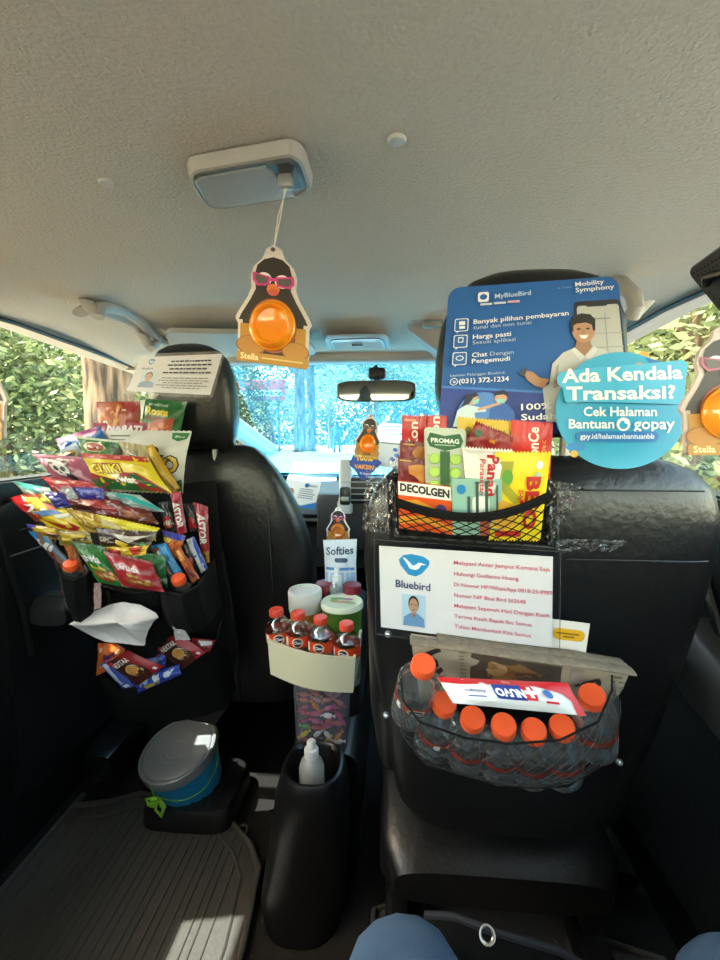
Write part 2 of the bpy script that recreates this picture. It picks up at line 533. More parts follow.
def leafmat(name, h1, h2):
    m = bpy.data.materials.new(name); m.use_nodes = True; nt = m.node_tree
    b = nt.nodes['Principled BSDF']; b.inputs['Roughness'].default_value = .5
    gi = nt.nodes.new('ShaderNodeNewGeometry')
    rp = nt.nodes.new('ShaderNodeValToRGB'); rp.color_ramp.elements[0].color = lin(h1); rp.color_ramp.elements[1].color = lin(h2)
    nt.links.new(gi.outputs['Random Per Island'], rp.inputs['Fac']); nt.links.new(rp.outputs['Color'], b.inputs['Base Color'])
    tl = nt.nodes.new('ShaderNodeBsdfTranslucent'); nt.links.new(rp.outputs['Color'], tl.inputs['Color'])
    mx = nt.nodes.new('ShaderNodeMixShader'); mx.inputs['Fac'].default_value = .4
    nt.links.new(b.outputs[0], mx.inputs[1]); nt.links.new(tl.outputs[0], mx.inputs[2])
    nt.links.new(mx.outputs[0], nt.nodes['Material Output'].inputs['Surface'])
    return m
LEAFS = [leafmat('leaf_bright', '#4c5a30', '#a3aa78'), leafmat('leaf_mid', '#364828', '#7f9160'), leafmat('leaf_dark', '#22321e', '#556a48')]
BARK = bpy.data.materials.new('bark'); BARK.use_nodes = True
nt = BARK.node_tree; b = nt.nodes['Principled BSDF']; b.inputs['Roughness'].default_value = .95
tc = nt.nodes.new('ShaderNodeTexCoord'); mp = nt.nodes.new('ShaderNodeMapping'); mp.inputs['Scale'].default_value = (9, 9, 1.3)
nz = nt.nodes.new('ShaderNodeTexNoise'); nz.inputs['Scale'].default_value = 1.6; nz.inputs['Detail'].default_value = 6
rp = nt.nodes.new('ShaderNodeValToRGB'); rp.color_ramp.elements[0].color = lin('#34291f'); rp.color_ramp.elements[1].color = lin('#846c54')
rp.color_ramp.elements[0].position = .35; rp.color_ramp.elements[1].position = .65
bp = nt.nodes.new('ShaderNodeBump'); bp.inputs['Strength'].default_value = 1; bp.inputs['Distance'].default_value = .05
nt.links.new(tc.outputs['Object'], mp.inputs[0]); nt.links.new(mp.outputs[0], nz.inputs['Vector']); nt.links.new(nz.outputs['Fac'], rp.inputs[0])
nt.links.new(rp.outputs[0], b.inputs['Base Color']); nt.links.new(nz.outputs['Fac'], bp.inputs['Height']); nt.links.new(bp.outputs[0], b.inputs['Normal'])

def crown_mesh(n, rx, rz, leaf, m, seed, clumps=26):
    rnd = random.Random(seed); g = G(); vs = []; fs = []
    cl = [V((rnd.gauss(0, .45)*rx, rnd.gauss(0, .45)*rx, rnd.uniform(-.8, .8)*rz)) for _ in range(clumps)]
    for i in range(n):
        c = rnd.choice(cl); r = rx*.32
        p = c+V((rnd.gauss(0, r), rnd.gauss(0, r), rnd.gauss(0, r*.7)))
        a = V((rnd.uniform(-1, 1), rnd.uniform(-1, 1), rnd.uniform(-.6, .6))).normalized()
        b = a.cross(V((rnd.uniform(-1, 1), rnd.uniform(-1, 1), rnd.uniform(-1, 1)))).normalized()
        s = leaf*rnd.uniform(.6, 1.4); k = len(vs)
        vs += [p-a*s, p+b*s*.45, p+a*s, p-b*s*.45]; fs.append((k, k+1, k+2, k+3))
    g.add(vs, fs, m); return g
def trunk_g(h, r, seed, lean=0):
    rnd = random.Random(seed); g = G()
    pts = []; rr = []
    for i in range(9):
        t = i/8; pts.append(V((lean*t*h+rnd.uniform(-.05, .05)*h*.1, rnd.uniform(-.03, .03), t*h))); rr.append(r*(1.35 if i == 0 else 1-.35*t)*rnd.uniform(.94, 1.06))
    g.tube(pts, rr, BARK, 18)
    for k in range(3):
        a = rnd.uniform(0, 2*PI); q = pts[5+k]
        g.tube([q, q+V((math.cos(a), math.sin(a), .9))*r*3, q+V((math.cos(a)*1.6, math.sin(a)*1.6, 2))*r*3], [r*.45, r*.3, r*.18], BARK, 8)
    return g
# one crown of each kind is modelled, the rest copy its mesh
protoC = [crown_mesh(8000, 1.9, 1.5, .065, LEAFS[0], 3), crown_mesh(8000, 2.1, 1.7, .07, LEAFS[1], 4), crown_mesh(8000, 2.2, 1.8, .075, LEAFS[2], 5)]
protoM = [None]*3; trunkM = {}
def tree(x, y, kind, h, r, label, sc=1.0, cz=None, group='roadside trees'):
    t = thing('tree', (x, y, -.35), label, 'tree', group)
    key = (round(h, 1), round(r, 2))
    if key not in trunkM:
        o = trunk_g(h, r, int(x*7+y)).build('trunk', t, local=True); trunkM[key] = o.data
    else:
        o = bpy.data.objects.new('trunk', trunkM[key]); COL.objects.link(o); o.parent = t
    if protoM[kind] is None:
        o = protoC[kind].build('crown', t, local=True); protoM[kind] = o.data
    else:
        o = bpy.data.objects.new('crown', protoM[kind]); COL.objects.link(o); o.parent = t
    o.location = (0, 0, cz if cz else h+.3); o.scale = (sc, sc, sc); o.rotation_euler = (0, 0, x*1.3+y)
    return t
def at(px, Y): return PY(px, 430, Y).x
tree(at(112, 5.2), 5.2, 0, 5.0, .33, 'thick rough-barked tree trunk close outside the left window', 1.3, 5.6)
tree(at(50, 9), 9, 0, 2.6, .12, 'bushy bright green tree left of the thick trunk', 1.1, 1.6)
tree(at(5, 8), 8, 1, 2.6, .12, 'leafy green tree at the far left edge of the left window', 1.1, 2.6)
tree(at(140, 13), 13, 0, 2.6, .12, 'yellow green tree right of the thick trunk', 1.0, 2.8)
tree(at(300, 14), 14, 1, 5.0, .20, 'tall straight tree left of the centre of the windscreen', 1.3, 6.0)
tree(at(311, 17), 17, 2, 5.0, .20, 'tall tree just behind the straight tree in the windscreen', 1.3, 6.4)
tree(at(272, 26), 26, 0, 2.6, .14, 'low spreading tree near the left post of the windscreen', .9, 2.6)
tree(at(330, 30), 30, 0, 3.4, .16, 'sunlit yellow green tree behind the road in mid windscreen', 1.0, 4.2)
tree(at(375, 32), 32, 1, 3.4, .16, 'distant tree straight ahead under the rear-view mirror', 1.6, 6.6)
tree(at(450, 30), 30, 0, 3.4, .16, 'distant light green tree right of the rear-view mirror', 1.6, 6.2)
tree(at(205, 14), 14, 2, 2.6, .14, 'dark tree seen past the front passenger headrest', .9, 2.6)
tree(at(520, 20), 20, 1, 3.4, .16, 'tree ahead hidden largely by the blue poster', 1.6, 5)
tree(at(690, 7), 7, 0, 3.4, .16, 'bright green tree outside the right window', 1.3, 2.4)
tree(at(660, 11), 11, 1, 3.4, .16, 'mid green tree further off outside the right window', 1.5, 3.8)
tree(at(730, 9), 9, 0, 3.4, .16, 'light green tree at the right edge of the right window', 1.3, 3.2)
# undergrowth: uncountable leaves
def hedge(name, boxes, n, leaf, m, seed, label):
    rnd = random.Random(seed); g = G(); vs = []; fs = []
    for i in range(n):
        x0, x1, y0, y1, z0, z1 = rnd.choice(boxes)
        x = rnd.uniform(x0, x1); y = rnd.uniform(y0, y1)
        p = V((x, y, rnd.uniform(z0, z1)))
        if noise.noise(p*.45) < -.28: continue
        a = V((rnd.uniform(-1, 1), rnd.uniform(-1, 1), rnd.uniform(-.6, .6))).normalized()
        b = a.cross(V((rnd.uniform(-1, 1), rnd.uniform(-1, 1), rnd.uniform(-1, 1)))).normalized()
        s = leaf*rnd.uniform(.6, 1.4); k = len(vs)
        vs += [p-a*s, p+b*s*.5, p+a*s, p-b*s*.5]; fs.append((k, k+1, k+2, k+3))
    g.add(vs, fs, m)
    o = g.build(name); tag(o, label, 'foliage', kind='stuff'); return o
hedge('undergrowth', [(-16, -9, 4, 16, -.3, 7)], 26000, .13, LEAFS[1], 1, 'dense green undergrowth behind the trees on the left')
hedge('undergrowth', [(-26, -2, 36, 44, -.3, 9)], 22000, .22, LEAFS[2], 2, 'dense dark foliage behind the trees ahead')
hedge('undergrowth', [(7.6, 11, 2, 14, -.3, 7), (7.6, 12, 14, 36, -.3, 8)], 34000, .15, LEAFS[1], 3, 'dense green foliage along the right side of the road')
hedge('undergrowth', [(-3, 9, 56, 62, -.3, 11)], 9000, .38, LEAFS[1], 4, 'distant foliage closing off the road ahead')
# far white car on the road
def car(x, y, hexc, label):
    t = thing('car', (x, y, -.33), label, 'car')
    cm_ = mat(hexc, .3, coat=.5); gm = mat('#20262a', .1)
    g = G()
    g.loft([(V((0, yy, z)), V((w, 0, 0)), V((0, 0, h)), 4) for yy, z, w, h in ((-1.95, .62, .70, .22), (-1.85, .65, .8, .34), (-1, .66, .83, .36), (1, .64, .83, .34), (1.7, .6, .78, .28), (1.95, .55, .66, .2))], cm_)
    g.loft([(V((0, yy, 1.2)), V((w, 0, 0)), V((0, 0, h)), 4) for yy, w, h in ((-1.75, .6, .1), (-1.3, .66, .36), (.1, .66, .37), (.9, .62, .1))], cm_)
    g.build('body', t, local=True)
    g = G(); g.box((0, -1.56, 1.28), (1.0, .02, .36), gm, rot=None); g.box((0, -1.55, 1.26), (1.04, .06, .34), gm, .01, None); g.build('rear_window', t, local=True)
    for sx in (-1, 1):
        g = G(); g.box((sx*.66, -1.93, .8), (.14, .1, .2), mat('#b01a16', .3), .02); g.build('tail_lamp', t, local=True)
        for sy in (-1.2, 1.2):
            g = G(); g.lathe([(0, -.1), (.28, -.1), (.31, -.06), (.31, .06), (.28, .1), (0, .1)], mat('#181818', .7), Matrix.Translation((sx*.76, sy, .31)) @ Matrix.Rotation(PI/2, 4, 'Y')); g.build('wheel', t, local=True)
car(at(391, 24), 24, '#e9ecee', 'white car far ahead on the road below the rear-view mirror')
car(at(424, 30), 30, '#cfd4d8', 'pale car further up the road right of the mirror')
# walking figure far ahead
t = thing('person', (at(337, 21), 21, -.35), 'person in dark blue clothes standing by the road ahead', 'person')
J = [((0, 0, .92), .13), ((0, 0, 1.15), .14), ((0, 0, 1.38), .15), ((0, 0, 1.50), .06), ((0, 0, 1.62), .10), ((0, 0, 1.72), .07), ((-.19, 0, 1.36), .06), ((-.25, .02, 1.1), .045), ((-.26, -.05, .85), .035), ((.19, 0, 1.36), .06), ((.25, .02, 1.1), .045), ((.26, -.05, .85), .035), ((-.10, 0, .80), .09), ((-.12, -.05, .45), .06), ((-.13, 0, .06), .045), ((-.13, -.15, .03), .035), ((.10, 0, .80), .09), ((.12, .05, .45), .06), ((.13, .08, .06), .045), ((.13, -.06, .03), .035)]
E = [(0, 1), (1, 2), (2, 3), (3, 4), (4, 5), (2, 6), (6, 7), (7, 8), (2, 9), (9, 10), (10, 11), (0, 12), (12, 13), (13, 14), (14, 15), (0, 16), (16, 17), (17, 18), (18, 19)]
me = bpy.data.meshes.new('body'); me.from_pydata([V(p) for p, r in J], E, []); jo = bpy.data.objects.new('body', me); COL.objects.link(jo); jo.parent = t
sk_ = jo.modifiers.new('skin', 'SKIN'); sb = jo.modifiers.new('s', 'SUBSURF'); sb.levels = 1; sb.render_levels = 1
for i, (p, r) in enumerate(J): me.skin_vertices[0].data[i].radius = (r, r)
me.skin_vertices[0].data[0].use_root = True; me.materials.append(mat('#26415f', .8)); sk_.use_smooth_shade = True
# banner board and walking person outside
t = thing('signboard', (at(252, 16), 16, -.35), 'red and white banner board on posts beyond the windscreen', 'sign')
g = G(); g.box((at(252, 16), 16, 2.35), (2.6, .06, .75), mat('#d8422f', .6), .01); g.box((at(252, 16), 15.96, 2.25), (2.3, .02, .22), WHITE); g.build('board', t)
for dx in (-1, 1):
    g = G(); g.tube([V((at(252, 16)+dx, 16.05, -.35)), V((at(252, 16)+dx, 16.05, 2.7))], .05, mat('#777777', .5)); g.build('post', t)

# ================================================================== LIGHT
w = bpy.data.worlds.new('sky'); SC.world = w; w.use_nodes = True
nt = w.node_tree; bg = nt.nodes['Background']
sk = nt.nodes.new('ShaderNodeTexSky'); sk.sky_type = 'NISHITA'; sk.sun_disc = False
sk.sun_elevation = R(58); sk.sun_rotation = R(-100); sk.air_density = 1.2; sk.dust_density = 2.0; sk.ozone_density = 1
tn = nt.nodes.new('ShaderNodeMix'); tn.data_type = 'RGBA'; tn.blend_type = 'MULTIPLY'; tn.inputs['Factor'].default_value = 1; tn.inputs['B'].default_value = (1, .82, .60, 1)
nt.links.new(sk.outputs[0], tn.inputs['A']); nt.links.new(tn.outputs['Result'], bg.inputs['Color']); bg.inputs['Strength'].default_value = .50
sl = bpy.data.lights.new('sun', 'SUN'); sl.energy = 2.5; sl.angle = R(.6); sl.color = (1, .95, .86)
so = bpy.data.objects.new('sun', sl); COL.objects.link(so)
sd = V((-.45, -.10, .88)).normalized()      # towards the sun
so.rotation_euler = (-sd).to_track_quat('-Z', 'Y').to_euler()
SC.view_settings.view_transform = 'Standard'; SC.view_settings.look = 'None'
SC.view_settings.gamma = 1; SC.view_settings.use_curve_mapping = False
SC.view_settings.exposure = 2.62
# ================================================================== SEATS
def lerp(a, b, t): return a+(b-a)*t
def seat(cx, yt, yb, hw, label, name, zt=.885, zb=.22, rnd_=0, cd_=0):
    """yt / yb: distance of the rear face at the shoulder and at the bottom"""
    t = thing(name, (cx, yb+.2, 0), label, 'car seat')
    g = G(); S = []
    th = .13
    prof = [(0, .80, 1.0), (.04, .90, 1.0), (.15, .94, 1), (.35, .97, 1), (.55, 1.0, 1), (.75, 1.0, .97), (.86, .96, .86), (.93, .88, .7), (.97, .76, .52), (.99, .62, .3), (1.0, .45, .1)]
    if cd_: prof = [(0, .74, 1.0), (.04, .82, 1.0), (.15, .88, 1), (.35, .96, 1), (.55, 1.03, 1), (.75, 1.07, .97), (.86, 1.06, .88), (.93, .99, .74), (.97, .88, .56), (.99, .74, .34), (1.0, .56, .1)]
    if rnd_: prof = [(0, .80, 1.0), (.04, .90, 1.0), (.15, .95, 1), (.35, 1.0, 1), (.55, 1.0, 1), (.66, .96, .97), (.76, .87, .9), (.84, .77, .8), (.91, .66, .66), (.96, .55, .5), (.99, .44, .28), (1.0, .33, .1)]
    for s, w_, k in prof:
        z = lerp(zb, zt, s); y = lerp(yb, yt, s)+.5*th
        S.append((V((cx, y, z)), V((hw*w_, 0, 0)), V((0, .5*th*k, 0)), 3.4))
    g.loft(S, LEATHER, 48)
    # side bolsters towards the front
    for sx in (-1, 1):
        g.loft([(V((cx+sx*hw*.86*w_, lerp(yb, yt, s)+th*.75, lerp(zb, zt, s))), V((.035*k, 0, 0)), V((0, .06*k, 0)), 2.2) for s, w_, k in (((.1, 1, .7), (.3, 1.02, 1), (.5, 1.0, .9), (.62, .93, .6), (.70, .84, .2)) if rnd_ else ((.1, 1, .7), (.3, 1.02, 1), (.6, 1.04, 1), (.8, .98, .8), (.9, .9, .3)))], LEATHER, 20)
    g.build('backrest', t)
    g = G()     # stitched seams over the shoulder of the backrest
    for sx in ((-1, 1) if rnd_ else ()):
        g = G(); g.tube([V((cx+sx*hw*.62, lerp(yb, yt, s)-.0012, lerp(zb, zt, s))) for s in (.3, .5, .7, .82)], .0014, mat('#303133', .6), 6)
        g.build('seam', t)
    g = G()
    g.loft([(V((cx, y, zc)), V((hw*w_, 0, 0)), V((0, 0, h)), 4) for y, zc, w_, h in ((yb+.05, .27-cd_, .85, .03), (yb+.09, .28-cd_, .97, .06), (yb+.4, .30-cd_, 1, .085), (yb+.5, .31-cd_, .96, .07), (yb+.53, .31-cd_, .86, .04))], LEATHER)
    g.build('seat_cushion', t)
    for sx in (-1, 1):
        g = G(); g.box((cx+sx*hw*.8, yb+.26, .03), (.05, .52, .06), PLASTIC, .008)
        g.box((cx+sx*hw*.8, yb+.26, .13), (.03, .34, .16), mat('#111111', .6), .006); g.build('seat_rail', t)
    return t
pseat = seat(-.262, .955, 1.04, .232, 'black leather front passenger seat hung with a snack organiser', 'vehicle_seat', rnd_=1)
dseat = seat(.350, .50, .60, .206, 'black leather driver seat carrying the blue poster and net pockets', 'vehicle_seat', zt=.888, zb=.325, cd_=.10)
for y0_, x0_, x1_ in ((489, 560, 708), (561, 566, 712)):
    q0 = PY(640, y0_, .52); s_ = (q0.z-.325)/.563
    xs_ = [PY(x, y0_, lerp(.60, .50, s_)).x for x in range(x0_, x1_, 12)]
    g = G(); g.tube([V((x, lerp(.60, .50, s_)-.0008+(.012*max(0, (x-.35)/.215-.72)**2/.05), q0.z)) for x in xs_], .0011, mat('#2c2d2e', .5), 6); g.build('seam', dseat)
def headrest(t, cx, y, zc, hw, hh, lean=.01):
    g = G(); S = []
    for s, w_, k in ((-1, .72, .35), (-.93, .84, .7), (-.75, .93, .9), (-.4, 1, 1), (0, 1, 1), (.4, .95, .97), (.7, .83, .9), (.86, .68, .75), (.95, .48, .5), (1, .25, .2)):
        S.append((V((cx, y+.05-lean*s, zc+hh*s)), V((hw*w_, 0, 0)), V((0, .055*k, 0)), 2.8))
    g.loft(S, LEATHER, 40); g.build('headrest', t)
    for sx in (-.45, .45):
        g = G(); g.tube([V((cx+sx*hw, y+.05, zc-hh-.05)), V((cx+sx*hw, y+.05, zc-hh*.8))], .006, mat('#777a7d', .25, 1)); g.build('headrest_post', t)
c = PY(195, 398, 1.0)
headrest(pseat, c.x, .945, c.z, .100, .118)
c = PY(533, 355, .55)
headrest(dseat, c.x, .525, c.z, .112, .098)
g = G()   # box-like cover of the rail end behind the passenger seat
g.loft([(PY(x, y, Y), V((w_, 0, 0)), V((0, 0, .035)), 4) for x, y, Y, w_ in ((98, 770, .93, .035), (104, 758, .97, .05), (125, 730, 1.10, .055), (140, 712, 1.2, .05))], mat('#151516', .22))
g.build('rail_cover', pseat)
# loose clear wrap left on the driver's backrest
def film(parent, cor, Y, seed, amp=.009, name='clear_wrap'):
    S = Surf(cor, Y, 0, amp, seed)
    g = G(); g.grid(lambda u, v: S(u, v)+S.n*amp*.8*noise.noise(V((u*9, v*14+seed, 2))), 36, 28, FILM2)
    g.build(name, parent, ang=70)
film(dseat, [(545, 478), (584, 486), (575, 505), (548, 548)], .455, 3)
film(dseat, [(556, 538), (628, 541), (612, 551), (556, 552)], .474, 8, .006)
film(dseat, [(366, 470), (396, 455), (398, 535), (362, 530)], .47, 12, .010)
film(dseat, [(404, 418), (415, 440), (398, 480), (388, 500)], .49, 14)
for x, y in ((388, 634), (386, 715), (619, 762)):
    p = PY(x, y, lerp(.50, .60, (.888-PY(x, y, .52).z)/.563)-.004)
    g = G(); g.lathe([(0, .006), (.003, .005), (.0045, 0)], mat('#c9c9c9', .3, .8), axis_mtx(p, p+V((0, -1, .3)))); g.build('snap_button', dseat)

# ================================================================== DASHBOARD
t = thing('dashboard', (XC, 2.0, .5), 'dark dashboard running across under the windscreen', 'dashboard')
g = G()
prof = [(2.42, .78), (2.0, .765), (1.62, .725), (1.55, .69), (1.53, .62), (1.60, .56), (1.62, .40), (1.75, .30), (2.42, .30)]
g.prism([V((XL+.02, y, z)) for y, z in prof], V((XR-XL-.04, 0, 0)), mat('#2b2d30', .5, bump=.3, scale=200))
g.build('fascia', t)
g = G(); g.box((.05, 1.52, .60), (.30, .05, .20), mat('#26282b', .45), .012); g.build('centre_stack', t)
g = G()
VX = PY(362, 490, 1.46)
g.box(VX, (.15, .05, .09), mat('#17181a', .4), .008)
for k in range(4): g.box(VX+V((0, -.026, -.03+k*.02)), (.13, .012, .003), mat('#8d9193', .3))
g.build('air_vent', t)
g = G(); q = PY(345, 480, 1.47); g.loft([(PY(346, y, 1.46), V((.022, 0, 0)), V((0, .03, 0)), 4) for y in (512, 500, 470, 459)], mat('#b9bdbf', .35)); g.build('vent_surround', t)
g = G(); g.box(PY(295, 519, 1.56), (.40, .03, .012), mat('#6e7274', .3), .004); g.build('trim_strip', t)
# fluffy mat on the dash, sheets
t = thing('dashboard_mat', PY(330, 470, 1.9), 'sky blue cloth mat lying on the sunlit dashboard top', 'mat')
def mt(u, v):
    y = lerp(1.66, 2.38, v); x = lerp(-.55, .62, u)
    return V((x, y, lerp(.738, .792, (y-1.62)/.8)+.012*noise.noise(V((x*6, y*6, 1)))+.012))
g = G(); g.grid(mt, 50, 30, mat('#5fc8ea', .9, bump=.5, scale=100)); g.grid(lambda u, v: mt(u, v)+V((0, 0, -.012)), 50, 30, mat('#5fc8ea', .9, bump=.5, scale=100), flip=True); g.build('cloth', t)
def flatp(P): return P
o, S = card('paper_sheet', None, 0, .001, '#f6f4ee', [], P=[PY(294, 462, 1.75), PY(340, 464, 1.75), PY(333, 493, 1.58), PY(284, 487, 1.58)])
tag(o, 'blank white paper sheet lying on the front of the dashboard', 'paper')
BL = '#2277b8'
o, S = card('identity_card', [(287, 479), (321, 483), (314, 510), (280, 504)], 1.50, .003, '#f4f7f8',
    [('p', [(0, 0), (1, 0), (1, .28), (.6, .08), (0, .22)], '#3b7fc4'), ('e', .2, .52, .10, .17, '#b98d6c'), ('p', [(.04, .2), (.36, .2), (.32, .42), (.08, .42)], '#5b8fd0'),
     ('e', .62, .85, .06, .08, BL), ('t', 'Bluebird', .8, .85, .12, '#2b62a0', 0, .01, .8)]+lines(.45, .74, .95, .35, 5, '#55606a', .35, 4, 'l'))
tag(o, 'small white and blue driver identity card propped on the dashboard edge', 'card')
o, S = card('notice_card', [(378, 441), (402, 443), (402, 470), (378, 466)], 1.30, .002, '#dfe6ee',
    [('e', .72, .72, .10, .07, '#3d74c8'), ('e', .78, .5, .12, .08, '#3d74c8'), ('e', .6, .36, .12, .08, '#3d74c8'), ('r', 0, .93, 1, .96, '#5a4a4a')])
tag(o, 'pale notice card with blue dots behind the driver seat shoulder', 'card')
o, S = card('vaccine_sign', [(365, 448), (382, 463), (362, 481), (349, 462)], 1.28, .003, '#2c4aa0', [])
decals_g = G()
o2, S2 = card('printed_text', [(349, 452), (380, 452), (380, 481), (349, 481)], 1.276, .0004, '#2c4aa0',
    [('t', '100%', .5, .78, .26, '#f0c430', -4, .04), ('t', 'VAKSIN', .5, .48, .2, '#e39a3a', -4, .04), ('t', 'Di Siplah', .5, .26, .09, '#ffffff', -4, 0)],
    outline=[(.5, .02), (.98, .5), (.86, .9), (.12, .9), (.02, .55)], parent=o)
tag(o, 'blue diamond sign reading 100% VAKSIN on the dashboard', 'sign')
g = G(); g.box(PY(345, 496, 1.40), (.035, .02, .06), mat('#202723', .3), .008); g.box(PY(345, 499, 1.388), (.026, .003, .014), mat('#9aa39a', .4), .001)
tag(g.build('vent_clip_air_freshener', ), 'small dark clip box fixed on the central air vent', 'air freshener')

# ================================================================== MIRROR, LAMPS, VISORS
t = thing('rear_view_mirror', PY(376, 378, 1.36), 'wide black rear-view mirror at the top of the windscreen', 'mirror')
g = G()
c = PY(376, 391, 1.2)
g.loft([(c+V((0, .0+dy, 0)), V((.106*k, 0, 0)), V((0, 0, .0290*k)), 4.5) for dy, k in ((0, .96), (.004, 1), (.02, .98), (.035, .8))], mat('#17181a', .35), 48); g.build('housing', t)
g = G(); g.loft([(c+V((0, dy, 0)), V((.100, 0, 0)), V((0, 0, .0245)), 4.5) for dy in (-.0015, .001)], mat('#7d8482', .04, 1), 48); g.build('mirror_glass', t)
g = G(); g.tube([c+V((0, .03, .01)), c+V((0, .1, .05)), PY(376, 368, 1.36)], .009, PLASTIC); g.box(PY(377, 374, 1.3), (.05, .03, .035), PLASTIC, .008); g.build('stalk', t)
# map lamp
def lampbox(name, pts, z, label, lens_pts):
    pass
t = thing('map_lamp', PY(357, 344, 1.2), 'small rectangular clear map lamp on the headliner above the mirror', 'lamp')
S = Surf([(320, 335), (388, 333), (392, 351), (330, 355)], (1.08, 1.18), 0)
S = Surf(None, 0, P=[PZ(322, 335, 1.163), PZ(387, 333, 1.163), PZ(393, 352, 1.166), PZ(331, 355, 1.166)])
def ringcard(S, o0, o1, m, t, name, th=.006, off=0):
    g = G(); vs = []
    n = len(o0)
    for ol, d in ((o0, off), (o1, off+th), (o1, off), (o0, off-th)): pass
    A = [S(u, v, off) for u, v in o0]; B = [S(u, v, off+th) for u, v in [(.5+(a-.5)*.97, .5+(b-.5)*.95) for a, b in o0]]; C_ = [S(u, v, off+th) for u, v in o1]; D = [S(u, v, off) for u, v in o1]
    vs = A+B+C_+D; fs = []
    for k in range(3):
        fs += [(k*n+i, k*n+(i+1) % n, (k+1)*n+(i+1) % n, (k+1)*n+i) for i in range(n)]
    g.add(vs, fs, m); return g.build(name, t)
LENS = clear_mat('lamp_lens', (.88, .9, .9), .15, .06, True, .42, (.80, .78, .74))
def downsign(S): return 1 if S.n.z < 0 else -1
def lamp(S, t, inner, ol):
    s = downsign(S)
    ringcard(S, ol, inner, HEADP, t, 'surround', .004*s)
    g = G(); vs, fs = poly2d(inner)
    g.add([S(u, v, .004*s) for u, v in vs], fs, LENS)
    g.add([S(u, v, .0015*s) for u, v in vs], [f[::-1] for f in fs], mat('#c8cac6', .25, .4))
    g.build('lens', t)
    return s
g0 = G(); g0.tube([S(u, v, -.005 if S.n.z > 0 else .005) for u, v in rrect(.08, .12, .92, .88, .1, .2)], .0012, mat('#55595a', .4), 6, closed=True); g0.build('rim_line', t)
lamp(S, t, rrect(.12, .2, .88, .82, .1, .18), rrect(0, 0, 1, 1, .12, .25))
g = G(); s = downsign(S); g.box(S(.5, .62, .008*s), (.03, .014, .006), mat('#6f7371', .4), .001); g.build('switch', t)
# dome lamp
t = thing('dome_lamp', PZ(250, 178, 1.2), 'large grey dome lamp with a clear lens, penguin cord looped on it', 'lamp')
S = Surf(None, 0, P=[PZ(184, 168, 1.194), PZ(300, 148, 1.194), PZ(314, 193, 1.194), PZ(206, 207, 1.194)])
s = downsign(S)
ol = rrect(0, 0, 1, 1, .12, .3, 8)
g = G()
for k, (sc, of) in enumerate(((1.03, -.012), (1.0, 0), (.97, .008))): pass
rings = [[S(.5+(u-.5)*sc, .5+(v-.5)*sc2, of*s) for u, v in ol] for sc, sc2, of in ((1.03, 1.06, -.009), (1.02, 1.04, -.002), (.99, .97, .003), (.95, .90, .004), (.93, .86, .002))]
n = len(ol); vs = sum(rings, [])
g.add(vs, [(k*n+i, k*n+(i+1) % n, (k+1)*n+(i+1) % n, (k+1)*n+i) for k in range(4) for i in range(n)], HEADP)
g.add(rings[-1], poly2d([(0, 0)]*0 or ol)[1], mat('#b4b6b2', .5))
g.build('surround', t)
g = G(); inn = [(.06, .2), (.1, .1), (.2, .06), (.84, .1), (.80, .5), (.70, .88), (.12, .86), (.06, .8)]
vs, fs = poly2d(inn)
g.add([S(u, v, .0065*s) for u, v in vs], fs, LENS)
g.add([S(u, v, .0030*s) for u, v in vs], fs, mat('#b9bdbb', .25, .5))
g.tube([S(u, v, .006*s) for u, v in inn], .0012, mat('#8f9291', .3), 6, closed=True)
g.build('lens', t)
g = G(); vs, fs = poly2d([(.72, .88), (.84, .3), (.93, .3), (.93, .82), (.88, .9)])
g.add([S(u, v, .006*s) for u, v in vs], fs, mat('#3a3b3a', .4)); g.build('switch_well', t)
kn = S(.83, .62, .012*s)
g = G(); g.box(kn, (.016, .012, .014), mat('#9b9d9c', .35, .3), .003); g.build('switch_knob', t)
# round caps of the headliner
for i, (x, y, r) in enumerate(((397, 139, .0095), (107, 182, .0095))):
    p = PZ(x, y, 1.2)
    p = PZ(x, y, ceil_z(p.x, p.y))
    g = G(); g.lathe([(0, -.003), (r*.8, -.0028), (r, -.0005), (r, .004)], mat('#c3c3bd', .6), Matrix.Translation(p))
    tag(g.build('ceiling_button'), ['round pale plug in the headliner right of the dome lamp', 'round plug in the headliner on the far left'][i], 'button')
# visors
for i, (px0, px1, lab, pts) in enumerate(((0, 0, 'grey folded sun visor above the passenger side of the windscreen', None), (0, 0, 'grey folded sun visor above the driver side, clip at its corner', None))):
    if i == 0: P = [PZ(165, 330, 1.160), PZ(304, 333, 1.160), PZ(318, 353, 1.14), PZ(172, 351, 1.14)]
    else: P = [PY(408, 321, 1.15), PY(500, 321, 1.15), PY(500, 395, 1.25), PY(411, 345, 1.25)]
    S = Surf(None, 0, P=P); sg = downsign(S)
    t = thing('sun_visor', S(.5, .5), lab, 'sun visor')
    g = G(); ol = rrect(0, 0, 1, 1, .05, .25, 6)
    if i == 1: ol = [(0, 1), (1, 1), (1, 0), (.42, 0), (.28, .06), (.12, .3), (.03, .55), (0, .7)]
    vs, fs = poly2d(ol); n = len(ol)
    A = [S(u, v, .006) for u, v in ol]; B = [S(u, v, -.006) for u, v in ol]
    g.add(A+B, fs+[tuple(n+i for i in f[::-1]) for f in fs]+[(i, (i+1) % n, n+(i+1) % n, n+i) for i in range(n)], HEADP)
    g.build('panel', t)
    g = G()
    cpt = PY(433, 324, 1.13) if i else S(.9, .98)
    g.box(cpt, (.05, .02, .018), mat('#7e817e', .45), .004); g.build('clip', t)

